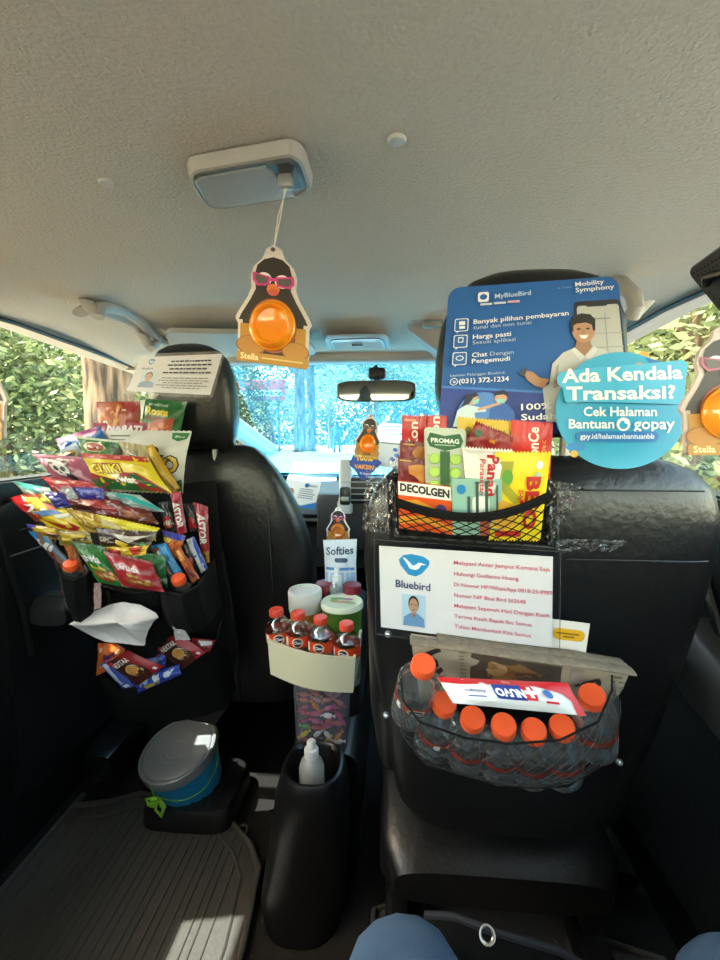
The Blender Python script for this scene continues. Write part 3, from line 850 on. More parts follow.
# perforated black speaker pod at the top right
P0 = [PY(686, 271, .46), PY(741, 231, .42), PY(790, 330, .42), PY(722, 314, .46)]
S = Surf(None, 0, P=P0)
t = thing('speaker_pod', S(.5, .5), 'black perforated speaker grille hanging at the top right edge', 'speaker')
ol = rrect(0, 0, 1, 1, .1, .14, 6); n = len(ol)
g = G()
rings = [[S(.5+(u-.5)*k, .5+(v-.5)*k, of) for u, v in ol] for k, of in ((.9, -.03), (1, -.02), (1, -.003), (.96, .001))]
g.add(sum(rings, []), [(k*n+i, k*n+(i+1) % n, (k+1)*n+(i+1) % n, (k+1)*n+i) for k in range(3) for i in range(n)]+[tuple(3*n+i for i in f) for f in poly2d(ol)[1]], mat('#3b3d42', .4))
g.build('housing', t)
g = G()
for i in range(13):
    for j in range(13):
        u, v = .1+i*.068+(.034 if j % 2 else 0), .08+j*.068
        if u > .93 or v > .93 or (u > .2 and .62 < v < .82 and u < .7): continue
        vs, fs = poly2d(ellp(u, v, .017, .017, 6)); g.add([S(a, b, .0016) for a, b in vs], fs, mat('#050505', .8))
g.build('perforation', t)
g = G(); g.tube([S(.2, .66, .004), S(.35, .78, .012), S(.6, .76, .012), S(.7, .66, .004)], .004, mat('#101010', .4)); g.build('handle', t)

# ================================================================== PENGUIN AIR FRESHENERS
HALF = [(.5, 1), (.60, .965), (.63, .91), (.66, .88), (.76, .82), (.80, .74), (.79, .64), (.84, .56), (.97, .42), (1, .37), (.965, .33), (.965, .02), (.93, 0)]
POUT = HALF+[(1-x, y) for x, y in HALF[::-1][:-1]]
def penguin(cor, Y, label, top, back='#d8cfc8', glasses='#d83c8e', cup='#f79a1e', foot='#b98136', cupr=.28, flip=False, txt='Stella', name='penguin_air_freshener'):
    BK = '#2e2723'
    ds = [('p', [(.5+(x-.5)*.90, .05+(y)*.86) for x, y in POUT if y > .3]+[], BK)]
    ds = [('p', [(.62, .88), (.71, .83), (.745, .75), (.73, .63), (.80, .54), (.92, .41), (.955, .36), (.9, .36), (.9, .07), (.1, .07), (.1, .36), (.045, .36), (.08, .41), (.2, .54), (.27, .63), (.255, .75), (.29, .83), (.38, .88), (.5, .90)], BK),
          ('p', [(.93, .33), (.93, .14), (.78, .14), (.8, .33)], '#c08a2c'), ('p', [(.07, .33), (.07, .14), (.22, .14), (.2, .33)], '#c08a2c'),
          ('e', .5, .33, .31, .23, '#a5552c'),
          ('e', .5, .635, .085, .045, '#e07b2a'), ('e', .5, .61, .07, .03, '#cf5a4a'),
          ('e', .38, .715, .10, .055, '#f3efee'), ('e', .62, .70, .10, .055, '#f3efee'),
          ('p', [(.23, .77), (.47, .735), (.45, .665), (.29, .655), (.235, .70)], glasses), ('p', [(.77, .745), (.53, .735), (.55, .655), (.72, .645), (.78, .68)], glasses),
          ('r', .45, .70, .55, .725, glasses),
          ('p', [(.265, .755), (.44, .725), (.425, .68), (.31, .672), (.27, .705)], '#5d5350'), ('p', [(.74, .73), (.56, .72), (.57, .67), (.70, .66), (.745, .69)], '#5d5350'),
          ('e', .22, .145, .20, .085, '#8c5a26'), ('e', .22, .15, .185, .075, foot), ('e', .8, .13, .18, .08, '#8c5a26'), ('e', .8, .135, .165, .07, foot),
          ('r', .035, 0.0, .965, .085, '#b5842f'), ('t', txt, .2, .045, .075, '#f2e2b0', 0, .02, 1), ('r', .36, .04, .9, .052, '#d8bd7a'),
          ('e', .5, .955, .03, .018, '#4a4440')]
    o, S = card(name, cor, Y, .004, back, ds, outline=POUT, rough=.45)
    tag(o, label, 'air freshener', 'penguin air fresheners')
    g = G()
    rr = S.w*cupr
    c0 = S(.5, .33, .0012); ey = (S(.5, .4)-S(.5, .3)).normalized(); ex = ey.cross(S.n).normalized(); sc = (.245*S.h)/(rr)
    M = Matrix.Translation(c0) @ Matrix((( ex.x, ey.x, S.n.x, 0), (ex.y, ey.y, S.n.y, 0), (ex.z, ey.z, S.n.z, 0), (0, 0, 0, 1))) @ Matrix.Diagonal((1, sc*.8, 1, 1))
    gel = mat(cup, .15, coat=.6, sub=.6)
    g.lathe([(rr*1.08, 0), (rr*1.08, .0025), (rr*1.0, .0035), (rr*.94, .010), (rr*.84, .0125), (rr*.78, .0115), (rr*.70, .006), (rr*.4, .0045), (0, .004)], gel, M)
    g.build('gel_cup', o)
    if top:
        g = G(); q = S(.5, .955, .001)
        g.tube([q, lerp(q, top, .5)+V((.0012, 0, 0)), top], .0006, mat('#e6dfcf', .7), 5)
        g.tube([q, lerp(q, top, .5)-V((.0018, 0, 0)), top+V((.003, 0, 0))], .0006, mat('#e6dfcf', .7), 5); g.build('cord', o)
    return o
penguin([(236, 243), (312, 247), (311, 370), (235, 360)], .475, 'penguin air freshener with pink sunglasses hanging from the dome lamp', kn)
penguin([(675, 330), (775, 318), (782, 455), (683, 455)], .375, 'largest penguin air freshener, cut by the right edge of the photo', PY(722, 285, .40), '#cfc2bd', '#b8607f', '#f7a83a')
penguin([(-62, 318), (8, 330), (6, 440), (-64, 436)], .47, 'penguin air freshener cut by the left edge of the photo', PY(-30, 250, .50))
penguin([(358, 413), (384, 415), (379, 460), (353, 457)], 1.15, 'penguin air freshener dangling below the rear-view mirror', PY(370, 400, 1.19), '#e3d8d4', '#5a5555', '#ff8d12')
penguin([(326, 507), (350, 507), (350, 543), (326, 543)], 1.08, 'small penguin air freshener above the white tissue pouch', PY(339, 498, 1.10), '#ece6ea', '#d2449c', '#c9772c')
# ================================================================== HEADREST SHEET (left)
BLU = '#2f8fc9'
def idphoto(x0, y0, x1, y1, shirt='#5d86b4', bgc='#c9d6e2'):
    w_, h = x1-x0, y1-y0; P = lambda a, b: (x0+a*w_, y0+b*h)
    return [('r', x0, y0, x1, y1, bgc), ('p', [P(.02, 0), P(.98, 0), P(.93, .28), P(.66, .42), P(.34, .42), P(.07, .28)], shirt), ('p', [P(.4, .5), P(.6, .5), P(.58, .34), P(.5, .28), P(.42, .34)], '#a87c5e'),
            ('e', x0+.5*w_, y0+.72*h, .23*w_, .25*h, '#2a2320'), ('e', x0+.5*w_, y0+.66*h, .2*w_, .23*h, '#bb8f72'), ('r', x0+.34*w_, y0+.68*h, x0+.47*w_, y0+.70*h, '#3a2c26'), ('r', x0+.53*w_, y0+.68*h, x0+.66*w_, y0+.70*h, '#3a2c26'),
            ('e', x0+.5*w_, y0+.54*h, .07*w_, .014*h, '#8a4a40')]
def birdlogo(cx, cy, s, A):
    sx = s/A
    return [('p', [(cx+a*sx, cy+b*s) for a, b in ((-1, .45), (-.7, .85), (-.2, 1), (.6, .85), (1, .5), (.95, .1), (.5, -.6), (.1, -.9), (-.4, -.8), (-.9, 0))], BLU),
            ('p', [(cx+a*sx, cy+b*s) for a, b in ((-.75, .7), (-.45, .1), (-.3, -.25), (.1, -.35), (.3, -.2), (.45, .1), (.85, .15), (.5, .28), (.3, .32), (.1, .1), (-.1, .0), (-.3, .3), (-.5, .55))], '#eef4fa')]
A1 = 1.9
ds = birdlogo(.17, .85, .085, 2.1)+[('t', 'Bluebird', .15, .66, .085, '#3a5f8d', 0, .02)]+idphoto(.10, .13, .30, .58, '#7b97bd')
ds += lines(.34, .90, .97, .50, 4, '#3b3b40', .42, 3)+lines(.34, .44, .97, .12, 5, '#6a6a70', .34, 5)
o, S = card('laminated_notice', [(140, 357), (222, 354), (210, 395), (127, 391)], (.925, .935), .001, PAPER, ds, rough=.3)
tag(o, 'white laminated notice with a bird logo strapped on the passenger headrest', 'notice')
g = G(); S2 = Surf([(136, 354), (226, 351), (213, 398), (122, 394)], (.9245, .9345)); g.grid(lambda u, v: S2(u, v, .002), 6, 4, CLEARF); g.build('lamination', o)

# ================================================================== DRIVER SEAT POSTER
cor = [(449, 288), (618, 276), (634, 432), (438, 436)]
W1 = '#e9edf2'
ds = [('p', [(0, 0), (1, 0), (1, .30), (.55, .27), (0, .33)], '#213f96'), ('p', [(0, .33), (.55, .27), (1, .30), (1, .315), (.55, .285), (0, .345)], '#3f7fd0'),
      # phone with the map
      ('rr', .735, .02, .995, .855, '#23262b', .03), ('rr', .75, .02, .985, .825, '#b9bab6', .02), ('p', [(.80, .5), (.80, .70), (.83, .74), (.84, .74), (.815, .70), (.815, .5)], '#8a8b8c'), ('r', .74, .55, .99, .557, '#9c9d9e'), ('r', .74, .64, .99, .645, '#9c9d9e'), ('r', .9, .4, .905, .77, '#9c9d9e'), ('e', .835, .735, .012, .012, '#55585c'), ('r', .84, .733, .93, .739, '#7c7d80'), ('rr', .80, .815, .92, .84, '#23262b', .012),
      # man in a pale polo shirt
      ('p', [(.56, .08), (.545, .30), (.58, .33), (.60, .46), (.66, .53), (.73, .56), (.82, .56), (.89, .53), (.94, .47), (.96, .36), (.96, .05)], '#c9c8c6'),
      ('p', [(.60, .30), (.62, .30), (.635, .46), (.62, .44)], '#a3a2a2'), ('p', [(.725, .56), (.775, .50), (.82, .56), (.80, .61), (.74, .61)], '#a4785a'), ('p', [(.72, .56), (.775, .50), (.755, .47), (.705, .54)], '#dcdbd9'), ('p', [(.83, .56), (.775, .50), (.80, .47), (.845, .54)], '#dcdbd9'),
      ('e', .775, .665, .062, .078, '#b98a6a'), ('p', [(.71, .66), (.705, .72), (.725, .76), (.77, .775), (.82, .765), (.845, .73), (.84, .66), (.828, .66), (.822, .70), (.79, .715), (.74, .71), (.722, .70), (.72, .66)], '#1f1b1a'),
      ('e', .75, .675, .011, .006, '#2a2220'), ('e', .80, .675, .011, .006, '#2a2220'), ('p', [(.75, .635), (.80, .635), (.79, .615), (.775, .61), (.76, .615)], '#f2ecea'), ('p', [(.77, .67), (.78, .67), (.785, .645), (.765, .645)], '#a87a5c'),
      ('p', [(.55, .30), (.50, .32), (.46, .36), (.445, .40), (.46, .42), (.49, .41), (.53, .37), (.58, .36)], '#b98a6a'), ('p', [(.415, .40), (.45, .445), (.462, .44), (.45, .39), (.44, .385)], '#3a4150'),
      ('p', [(.60, .35), (.66, .36), (.74, .34), (.74, .30), (.62, .31)], '#b98a6a'),
      # heading
      ('rr', .175, .885, .24, .95, '#e8eef6', .015), ('e', .208, .918, .022, .018, '#1f5fae'), ('t', 'MyBlueBird', .275, .915, .042, '#b9d3ee', 2, .014, ('f', .21), 'l'),
      ('rr', .19, .862, .26, .876, '#c4cfe0', .004), ('rr', .27, .864, .34, .878, '#c4cfe0', .004), ('rr', .35, .867, .42, .881, '#d0a8b0', .004),
      ('t', 'in Town', .64, .94, .02, '#7fa2cf', 2, 0, ('f', .08), 'l'), ('t', 'Mobility', .74, .955, .040, W1, 2, .014, ('f', .165), 'l'), ('t', 'Symphony', .74, .918, .040, W1, 2, .014, ('f', .22), 'l'),
      ('t', 'Banyak pilihan pembayaran', .155, .755, .042, W1, 2, .014, ('f', .54), 'l'), ('t', 'tunai dan non tunai', .155, .718, .036, '#b8cbe6', 2, .0, ('f', .33), 'l'),
      ('t', 'Harga pasti', .155, .655, .042, W1, 2, .014, ('f', .215), 'l'), ('t', 'Sesuai aplikasi', .155, .618, .036, '#b8cbe6', 2, 0, ('f', .24), 'l'),
      ('t', 'Chat', .155, .535, .042, W1, 2, .014, ('f', .085), 'l'), ('t', 'Dengan', .255, .538, .038, '#b8cbe6', 2, 0, ('f', .13), 'l'), ('t', 'Pengemudi', .155, .494, .042, W1, 2, .014, ('f', .21), 'l'),
      ('t', 'Layanan Pelanggan Bluebird:', .04, .405, .024, '#b8cbe6', 1, 0, ('f', .30), 'l'), ('t', '(031) 372-1234', .09, .363, .045, W1, 1, .016, ('f', .27), 'l'), ('e', .062, .363, .022, .024, W1), ('e', .062, .363, .018, .020, '#2a63ac'), ('t', 'c', .062, .363, .035, W1, 60, .03)]
for y in (.715, .607, .492):
    ds += [('rr', .045, y-.02, .125, y+.065, W1, .012), ('rr', .050, y-.015, .12, y+.06, '#2563ac', .01), ('p', [(.06, y-.015), (.075, y-.015), (.06, y-.033)], W1)]
ds += [('rr', .07, .735, .105, .76, W1, .004), ('rr', .07, .62, .10, .655, W1, .004), ('rr', .075, .625, .095, .648, '#2563ac', .003), ('e', .085, .517, .022, .017, W1), ('e', .085, .517, .017, .012, '#2563ac'), ('r', .072, .71, .105, .727, W1),
       # two masked medics
       ('e', .22, .17, .125, .115, '#4f86cc'), ('p', [(.07, .06), (.09, .17), (.135, .205), (.19, .19), (.24, .17), (.24, .155), (.18, .15), (.19, .05)], '#c9dfe6'), ('e', .165, .235, .035, .033, '#d0a080'), ('p', [(.12, .22), (.13, .27), (.18, .285), (.20, .265), (.17, .25), (.15, .21), (.11, .19)], '#16203e'), ('p', [(.165, .235), (.205, .24), (.195, .21), (.17, .205)], '#8ed0c8'),
       ('p', [(.25, .06), (.26, .17), (.29, .20), (.35, .20), (.385, .15), (.39, .06)], '#2b5fb0'), ('e', .315, .24, .033, .033, '#d0a080'), ('p', [(.28, .25), (.285, .285), (.33, .295), (.355, .27), (.35, .25), (.33, .265), (.29, .26)], '#16203e'), ('p', [(.29, .235), (.34, .235), (.335, .21), (.30, .21)], '#8ed0c8'), ('p', [(.19, .175), (.31, .215), (.315, .20), (.2, .16)], '#d0a080'),
       ('t', '100% Pengemudi', .42, .175, .058, W1, 1, .016, ('f', .52), 'l'), ('t', 'Sudah Divaksin', .42, .108, .058, W1, 1, .016, ('f', .46), 'l')]
POSTM = mat('#2160a8', .45, spec=.4)
o, S = card('taxi_poster', cor, (.492, .484), .0015, POSTM, ds, outline=rrect(0, 0, 1, 1, .07, .07), rough=.45)
tag(o, 'blue taxi service poster covering the driver headrest', 'poster')
# round sign
R1 = '#2fa5cf'
o, S = card('round_sign', [(556, 352), (687, 352), (687, 469), (556, 469)], (.468, .462), .002, R1,
    [('p', ellp(.64, .87, .04, .04)+[], '#e9a93a'), ('e', .17, .12, .05, .05, '#e9a93a')][0:1]+
    [('p', [(.68, .955), (.8, .92), (.86, .85), (.74, .87)], '#1f79c4'), ('e', .12, .62, .07, .07, '#52b6dc'), ('e', .12, .62, .04, .04, R1), ('e', .15, .19, .075, .04, '#1e86c8'),
     ('e', .14, .13, .03, .03, '#e9a93a'), ('t', 'Cek Halaman', .49, .49, .110, '#f3f7f9', 0, .025, ('f', .56)), ('t', 'Bantuan', .27, .385, .110, '#f3f7f9', 0, .025, ('f', .35)),
     ('e', .515, .385, .052, .058, '#f3f7f9'), ('e', .515, .380, .032, .036, R1), ('e', .54, .41, .02, .022, '#f3f7f9'), ('t', 'gopay', .745, .385, .135, '#f3f7f9', 0, .02, ('f', .31)),
     ('rr', .15, .235, .78, .325, '#1c78c2', .044), ('t', 'gpy.id/halamanbantuanbb', .465, .28, .062, '#e6f2fa', 0, .015, ('f', .565))],
    outline=ellp(.5, .5, .5, .5, 64), rough=.4)
tag(o, 'round sky blue sign lettered Ada Kendala Transaksi overlapping the poster', 'sign')
wob = [(557, 378), (560, 372), (600, 367), (640, 364), (683, 360), (688, 364), (686, 380), (684, 403), (678, 404), (600, 402), (566, 402), (563, 388), (558, 384)]
x0, x1, y0, y1 = 556, 689, 358, 410
o2, S2 = card('title_plate', [(x0, y0), (x1, y0), (x1, y1), (x0, y1)], .461, .0015, '#45b4dc',
    [('t', 'Ada Kendala', .5, .68, .36, '#f6f9fa', 2, .03, ('f', .91)), ('t', 'Transaksi?', .49, .32, .36, '#f6f9fa', 1, .03, ('f', .82))],
    outline=[((x-x0)/(x1-x0), 1-(y-y0)/(y1-y0)) for x, y in wob][::-1], parent=o)
# yellow dot on the rim
g = G(); p = PY(643, 357, .470); g.lathe([(0, .001), (.0055, .001), (.0055, -.0005)], mat('#e9a93a', .4), axis_mtx(p, p+S.n)); g.build('orange_dot', o)

# ================================================================== MEDICINE POCKET
t = thing('medicine_pocket', PY(475, 545, .46), 'black net pocket on the driver backrest holding medicine packets', 'pocket')
S = Surf([(392, 474), (553, 482), (555, 551), (394, 541)], (.468, .482))
g = G()
FR = [S(u, v, .004) for u, v in ((-.01, .35), (0, 0), (1, 0), (1.01, .35), (1.01, .95))]
g.loft([(S(u, v, -.006), S.n*.0045, (S(0, 1)-S(0, 0)).normalized()*.005, 3) for u, v in ((0, .04), (1, .0))], PLASTIC, 16)
for u in (.0, 1.0):
    g.loft([(S(u, v, -.006), S.n*.004, (S(1, 0)-S(0, 0)).normalized()*.006, 3) for v in (0, .5, .95)], PLASTIC, 16)
g.grid(lambda u, v: S(u, v*.98, -.0100), 4, 4, FABRIC); g.build('backing', t)
NS = Surf([(397, 500), (549, 493), (548, 543), (398, 537)], (.432, .455))
def rimv(u): return .93-.32*(1-(2*u-1)**2)*0
def npt(u, v): return NS(u, v*(.97-.24*math.sin(PI*min(1, max(0, u)))), .012*(1-(2*u-1)**2))
g = G(); g.tube([npt(i/24, 1) for i in range(25)], .0032, FABRIC, 8); g.tube([npt(i/24, 1)-V((0, 0, .003)) for i in range(25)], .003, FABRIC, 8); g.build('elastic_rim', t)
def netmesh(fn, nx, ny, r, m):
    g = G()
    for s in (1, -1):
        for k in range(-ny, nx+1):
            pts = []
            for i in range(ny*3+1):
                v = i/(ny*3); u = (k+v*ny)/nx
                if s < 0: u = 1-u
                if -1e-6 <= u <= 1.000001: pts.append(fn(u, v))
            if len(pts) > 1: g.tube(pts, r, m, 4)
    return g
netmesh(npt, 10, 5, .0007, FABRIC).build('net', t)

RED = '#b3202a'; DKR = '#6e1a1c'; YEL = '#e8c81c'
MG = 'sachets and packs in the medicine pocket'
Wt = '#efe9e2'
def sach(name, label, cat, cor, Y, col, ds, th=.004, wr=.0012, **k): return bag(name, label, cat, MG, cor, Y, th, col, ds, wr=wr, pinch=.0, **k)
sach('sachet', 'yellow sachet standing at the back of the medicine pocket', 'sachet', [(458, 417), (511, 421), (509, 478), (456, 474)], (.474, .476), '#d8b21c', [('e', .2, .78, .07, .07, '#8a7420'), ('t', 'Herbal', .75, .8, .09, '#5f5a20', -4, .01), ('r', .6, .66, .9, .69, '#8a7420')])
sach('sachet', 'bright red sachet with sideways white lettering at the pocket right end', 'sachet', [(511, 420), (553, 423), (550, 480), (510, 478)], (.472, .474), '#d4211f', [('t', 'onCe', .55, .66, .24, '#f6dfd6', 90, .03, ('f', .5)), ('t', 'Vit C', .80, .6, .09, '#f1b33a', 90, .01)])
sach('sachet', 'red sachet with sideways white letters leftmost at the back', 'sachet', [(402, 415), (426, 416), (425, 475), (401, 473)], (.470, .474), '#b8242b', [('t', 'Xon', .5, .66, .22, '#f1d6cf', 90, .02, ('f', .5)), ('r', .1, .9, .6, .94, '#d98a7a')])
sach('sachet', 'red sachet half hidden behind the green tablet blister', 'sachet', [(424, 415), (447, 416), (446, 475), (423, 474)], (.472, .476), '#c0262a', [('t', 'Xon', .5, .75, .22, '#f1d6cf', 90, .02, ('f', .5))])
sach('sachet', 'dark red sachet tilted in front of the yellow back sachet', 'sachet', [(476, 421), (514, 437), (503, 472), (463, 452)], (.464, .468), '#8e1d22', [('e', .16, .7, .08, .11, '#2d6b4a'), ('t', 'tolak', .55, .3, .22, '#d7b08c', 0, .03), ('r', .45, .6, .6, .7, '#c77a20')])
sach('sachet', 'small dark red sachet tucked low behind the tilted one', 'sachet', [(462, 432), (500, 442), (496, 480), (460, 474)], (.468, .470), '#7c1a1f', [('t', 'angin', .5, .7, .2, '#d0a080', 0, .02)])
sach('sachet', 'dark red sachet with a gold map, upper of two on the left', 'sachet', [(400, 440), (430, 442), (430, 485), (400, 483)], (.462, .466), '#761a1f', [('p', [(.4, .75), (.6, .9), (.95, .88), (.95, .5), (.7, .45), (.5, .6)], '#a8682a'), ('r', .1, .9, .5, .93, '#c79a50')])
sach('sachet', 'dark red sachet with a gold map, lower of two on the left', 'sachet', [(398, 456), (432, 460), (433, 500), (398, 497)], (.457, .460), '#6d171c', [('p', [(.3, .8), (.6, .86), (.93, .84), (.92, .45), (.8, .5), (.7, .38), (.5, .55), (.32, .62)], '#b8792f'), ('r', .05, .9, .4, .93, '#c79a50'), ('t', 'kopi', .55, .25, .13, '#b07a40', 0, .01)])
# blister
o, S = card('tablet_blister', [(424, 427), (466, 429), (464, 500), (426, 498)], (.452, .454), .0012, mat('#a9b3a8', .3, .4, name='foil'),
    [('rr', .05, .62, .95, .95, '#b7c0b4', .05), ('p', [(.06, .83), (.14, .93), (.5, .89), (.86, .93), (.94, .83), (.88, .74), (.5, .68), (.12, .74)], '#1e5a34'), ('t', 'PROMAG', .5, .82, .085, '#dfe8df', -1, .03, 1.1), ('r', .38, 0, .62, .68, '#2f5e32'), ('r', .25, .755, .75, .77, '#9ab29a')],
    outline=rrect(0, 0, 1, 1, .10, .06))
tag(o, 'silver blister card of pale green tablets with a green heading', 'medicine', MG)
for i in range(2):
    for j in range(4):
        g = G(); p = S(.24+.52*i, .57-.19*j+.03*i*0, 0); ax = axis_mtx(p, p+S.n)
        g.lathe([(.0058, 0), (.0056, .0022), (.0046, .0034), (0, .0036)], mat('#a5c65a', .35), ax, 20); g.build('tablet', o)
for i in range(1): pass
bx = lambda name, label, cat, cor, Y, col, ds, th=.012: tag(card(name, cor, Y, th, col, ds)[0], label, cat, MG)
sach('sachet', 'yellow sachet with large sideways red letters in front at right', 'sachet', [(495, 452), (551, 452), (540, 541), (489, 540)], (.446, .452), '#e6cf1e',
     [('p', [(.1, .9), (.35, .9), (.3, .62), (.5, .5), (.42, .42), (.2, .55), (.1, .7)], '#9c9a2a'), ('e', .25, .72, .1, .09, '#5e9a3a'), ('p', [(.05, .5), (.4, .42), (.5, .2), (.2, .1), (.05, .2)], '#d8a43a'), ('e', .82, .86, .06, .045, '#e9efe0'), ('e', .80, .74, .06, .045, '#9fb8a0'), ('t', 'BEJO', .72, .44, .20, '#b5231c', -90, .04, ('f', .60)), ('t', 'JAHE', .52, .52, .07, '#b5231c', 90, .02), ('r', .1, .05, .6, .12, '#b5231c')])
sach('sachet', 'white rolled sachet with sideways red letters in the middle', 'sachet', [(462, 447), (513, 450), (500, 505), (468, 505)], (.450, .452), '#e2dcd6',
     [('t', 'Panadol', .60, .42, .24, '#b8232d', -90, .03, ('f', .95)), ('t', 'Parasetamol', .38, .42, .12, '#b8232d', -90, .01, ('f', .8)), ('p', [(.02, .97), (.98, .95), (.9, .88), (.5, .93), (.1, .9)], '#c9c2bc')], th=.014)
bx('medicine_box', 'orange medicine strip with a white band reading DECOLGEN', 'medicine', [(398, 481), (451, 487), (453, 535), (399, 528)], (.447, .455), '#d9541e',
   [('r', 0, .72, 1, 1, '#ece7e2'), ('t', 'DECOLGEN', .5, .86, .22, '#2a2422', -2, .045, .86), ('p', [(0, .6), (.35, .66), (1, .4), (1, .3), (.4, .5), (0, .42)], '#e8a030'), ('p', [(0, .25), (.5, .35), (1, .15), (1, .05), (.5, .2), (0, .1)], '#e8a030'), ('e', .8, .5, .1, .12, '#4a3a70')], .004)
bx('medicine_box', 'pale teal box with a blue dot and drawn bottles', 'medicine', [(452, 479), (502, 479), (502, 535), (453, 535)], (.444, .452), '#8fb9ac',
   [('e', .18, .82, .09, .085, '#2a7fc0'), ('rr', .40, .35, .75, .70, '#dfe7df', .08), ('r', .3, .2, .36, .7, '#44564f'), ('r', .47, .4, .53, .92, '#44564f'), ('r', .66, .35, .72, .94, '#44564f'), ('r', .88, .4, .92, .9, '#44564f'), ('e', .5, .94, .05, .02, '#44564f'), ('e', .69, .95, .05, .02, '#44564f'), ('r', .05, .1, .95, .13, '#5c7f74'), ('r', .55, .0, .75, .3, '#a5523c')], .006)

# ================================================================== BIG LAMINATED SHEET
cor = [(379, 546), (553, 557), (552, 650), (381, 627)]
PK = '#cf5270'
T = ['Melayani Antar Jemput Kemana Saja', 'Hubungi Gudianto Huang', 'Di Nomor HP/WhatsApp 0818-25-8989', 'Nomor NIP Blue Bird 262648', 'Melayani Sepenuh Hati Dengan Kasih', 'Terima Kasih Bapak Ibu Semua', 'Tuhan Memberkati Kita Semua']
ds = birdlogo(.205, .80, .135, 1.5)+[('t', 'Bluebird', .195, .565, .125, '#3d4f78', -2, .02, ('f', .205))]+idphoto(.13, .07, .265, .46, '#6a93bf', '#b4cfe4')
for i, s in enumerate(T): ds.append(('t', s, .435, .875-.122*i+.0, .062, PK, 0, .010, ('f', (.545, .37, .56, .41, .545, .445, .44)[i]), 'l'))
o, S = card('laminated_notice', cor, (.462, .478), .001, PAPER, ds, rough=.3)
tag(o, 'white laminated notice with seven lines of pink writing on the driver backrest', 'notice')
g = G(); S2 = Surf([(374, 539), (560, 551), (559, 657), (376, 633)], (.461, .477)); g.grid(lambda u, v: S2(u, v, .0025), 6, 4, CLEARF)
g.tube([S2(0, 0, .002), S2(1, 0, .002), S2(1, 1, .002), S2(0, 1, .002)], .0008, mat('#3a3c3e', .2), 4, closed=True); g.build('lamination', o)
o, S = card('card', [(543, 618), (590, 624), (583, 672), (543, 668)], (.476, .484), .001, '#ded8d2', [('rr', .22, .62, .92, .85, '#d9a520', .1), ('r', .3, .74, .8, .77, '#7a5a10'), ('r', .45, .68, .7, .71, '#7a5a10')])
tag(o, 'white card with a yellow speech bubble behind the pink-lettered notice', 'card')
o, S = card('card', [(437, 622), (470, 626), (470, 660), (437, 656)], (.482, .488), .001, '#b79434', [('r', .1, .4, .8, .5, '#5a4a20')])
tag(o, 'mustard card just showing below the pink-lettered notice', 'card')

# ================================================================== LOWER NET POCKET
t = thing('net_pocket', PY(505, 760, .5), 'wide black string net low on the driver backrest full of bottles', 'pocket')
top = [(400, 668), (403, 700), (420, 722), (465, 738), (510, 744), (560, 740), (598, 722), (612, 690), (612, 672)]
bot = [(396, 712), (402, 736), (425, 764), (462, 775), (497, 784), (530, 788), (568, 786), (606, 764), (618, 722)]
Yt = [.47, .42, .395, .385, .38, .385, .40, .425, .475]; Yb = [.51, .485, .468, .46, .455, .455, .465, .49, .515]
def pick(L, u):
    x = u*(len(L)-1); i = min(int(x), len(L)-2); f = x-i; return L[i]*(1-f)+L[i+1]*f
T3 = [PY(x, y, Y) for (x, y), Y in zip(top, Yt)]; B3 = [PY(x, y, Y) for (x, y), Y in zip(bot, Yb)]
def nfn(u, v):
    a, b = pick(B3, u), pick(T3, u); p = a*(1-v)+b*v
    return p+V((0, -.014*math.sin(PI*v), 0))
netmesh(nfn, 20, 5, .00045, mat('#2b2c2d', .6)).build('net', t)
g = G(); g.tube([nfn(i/40, 1) for i in range(41)], .0011, FABRIC, 6); g.build('elastic_rim', t)
g = G(); g.tube([nfn(i/40, 0) for i in range(41)], .0012, FABRIC, 6); g.build('bottom_cord', t)

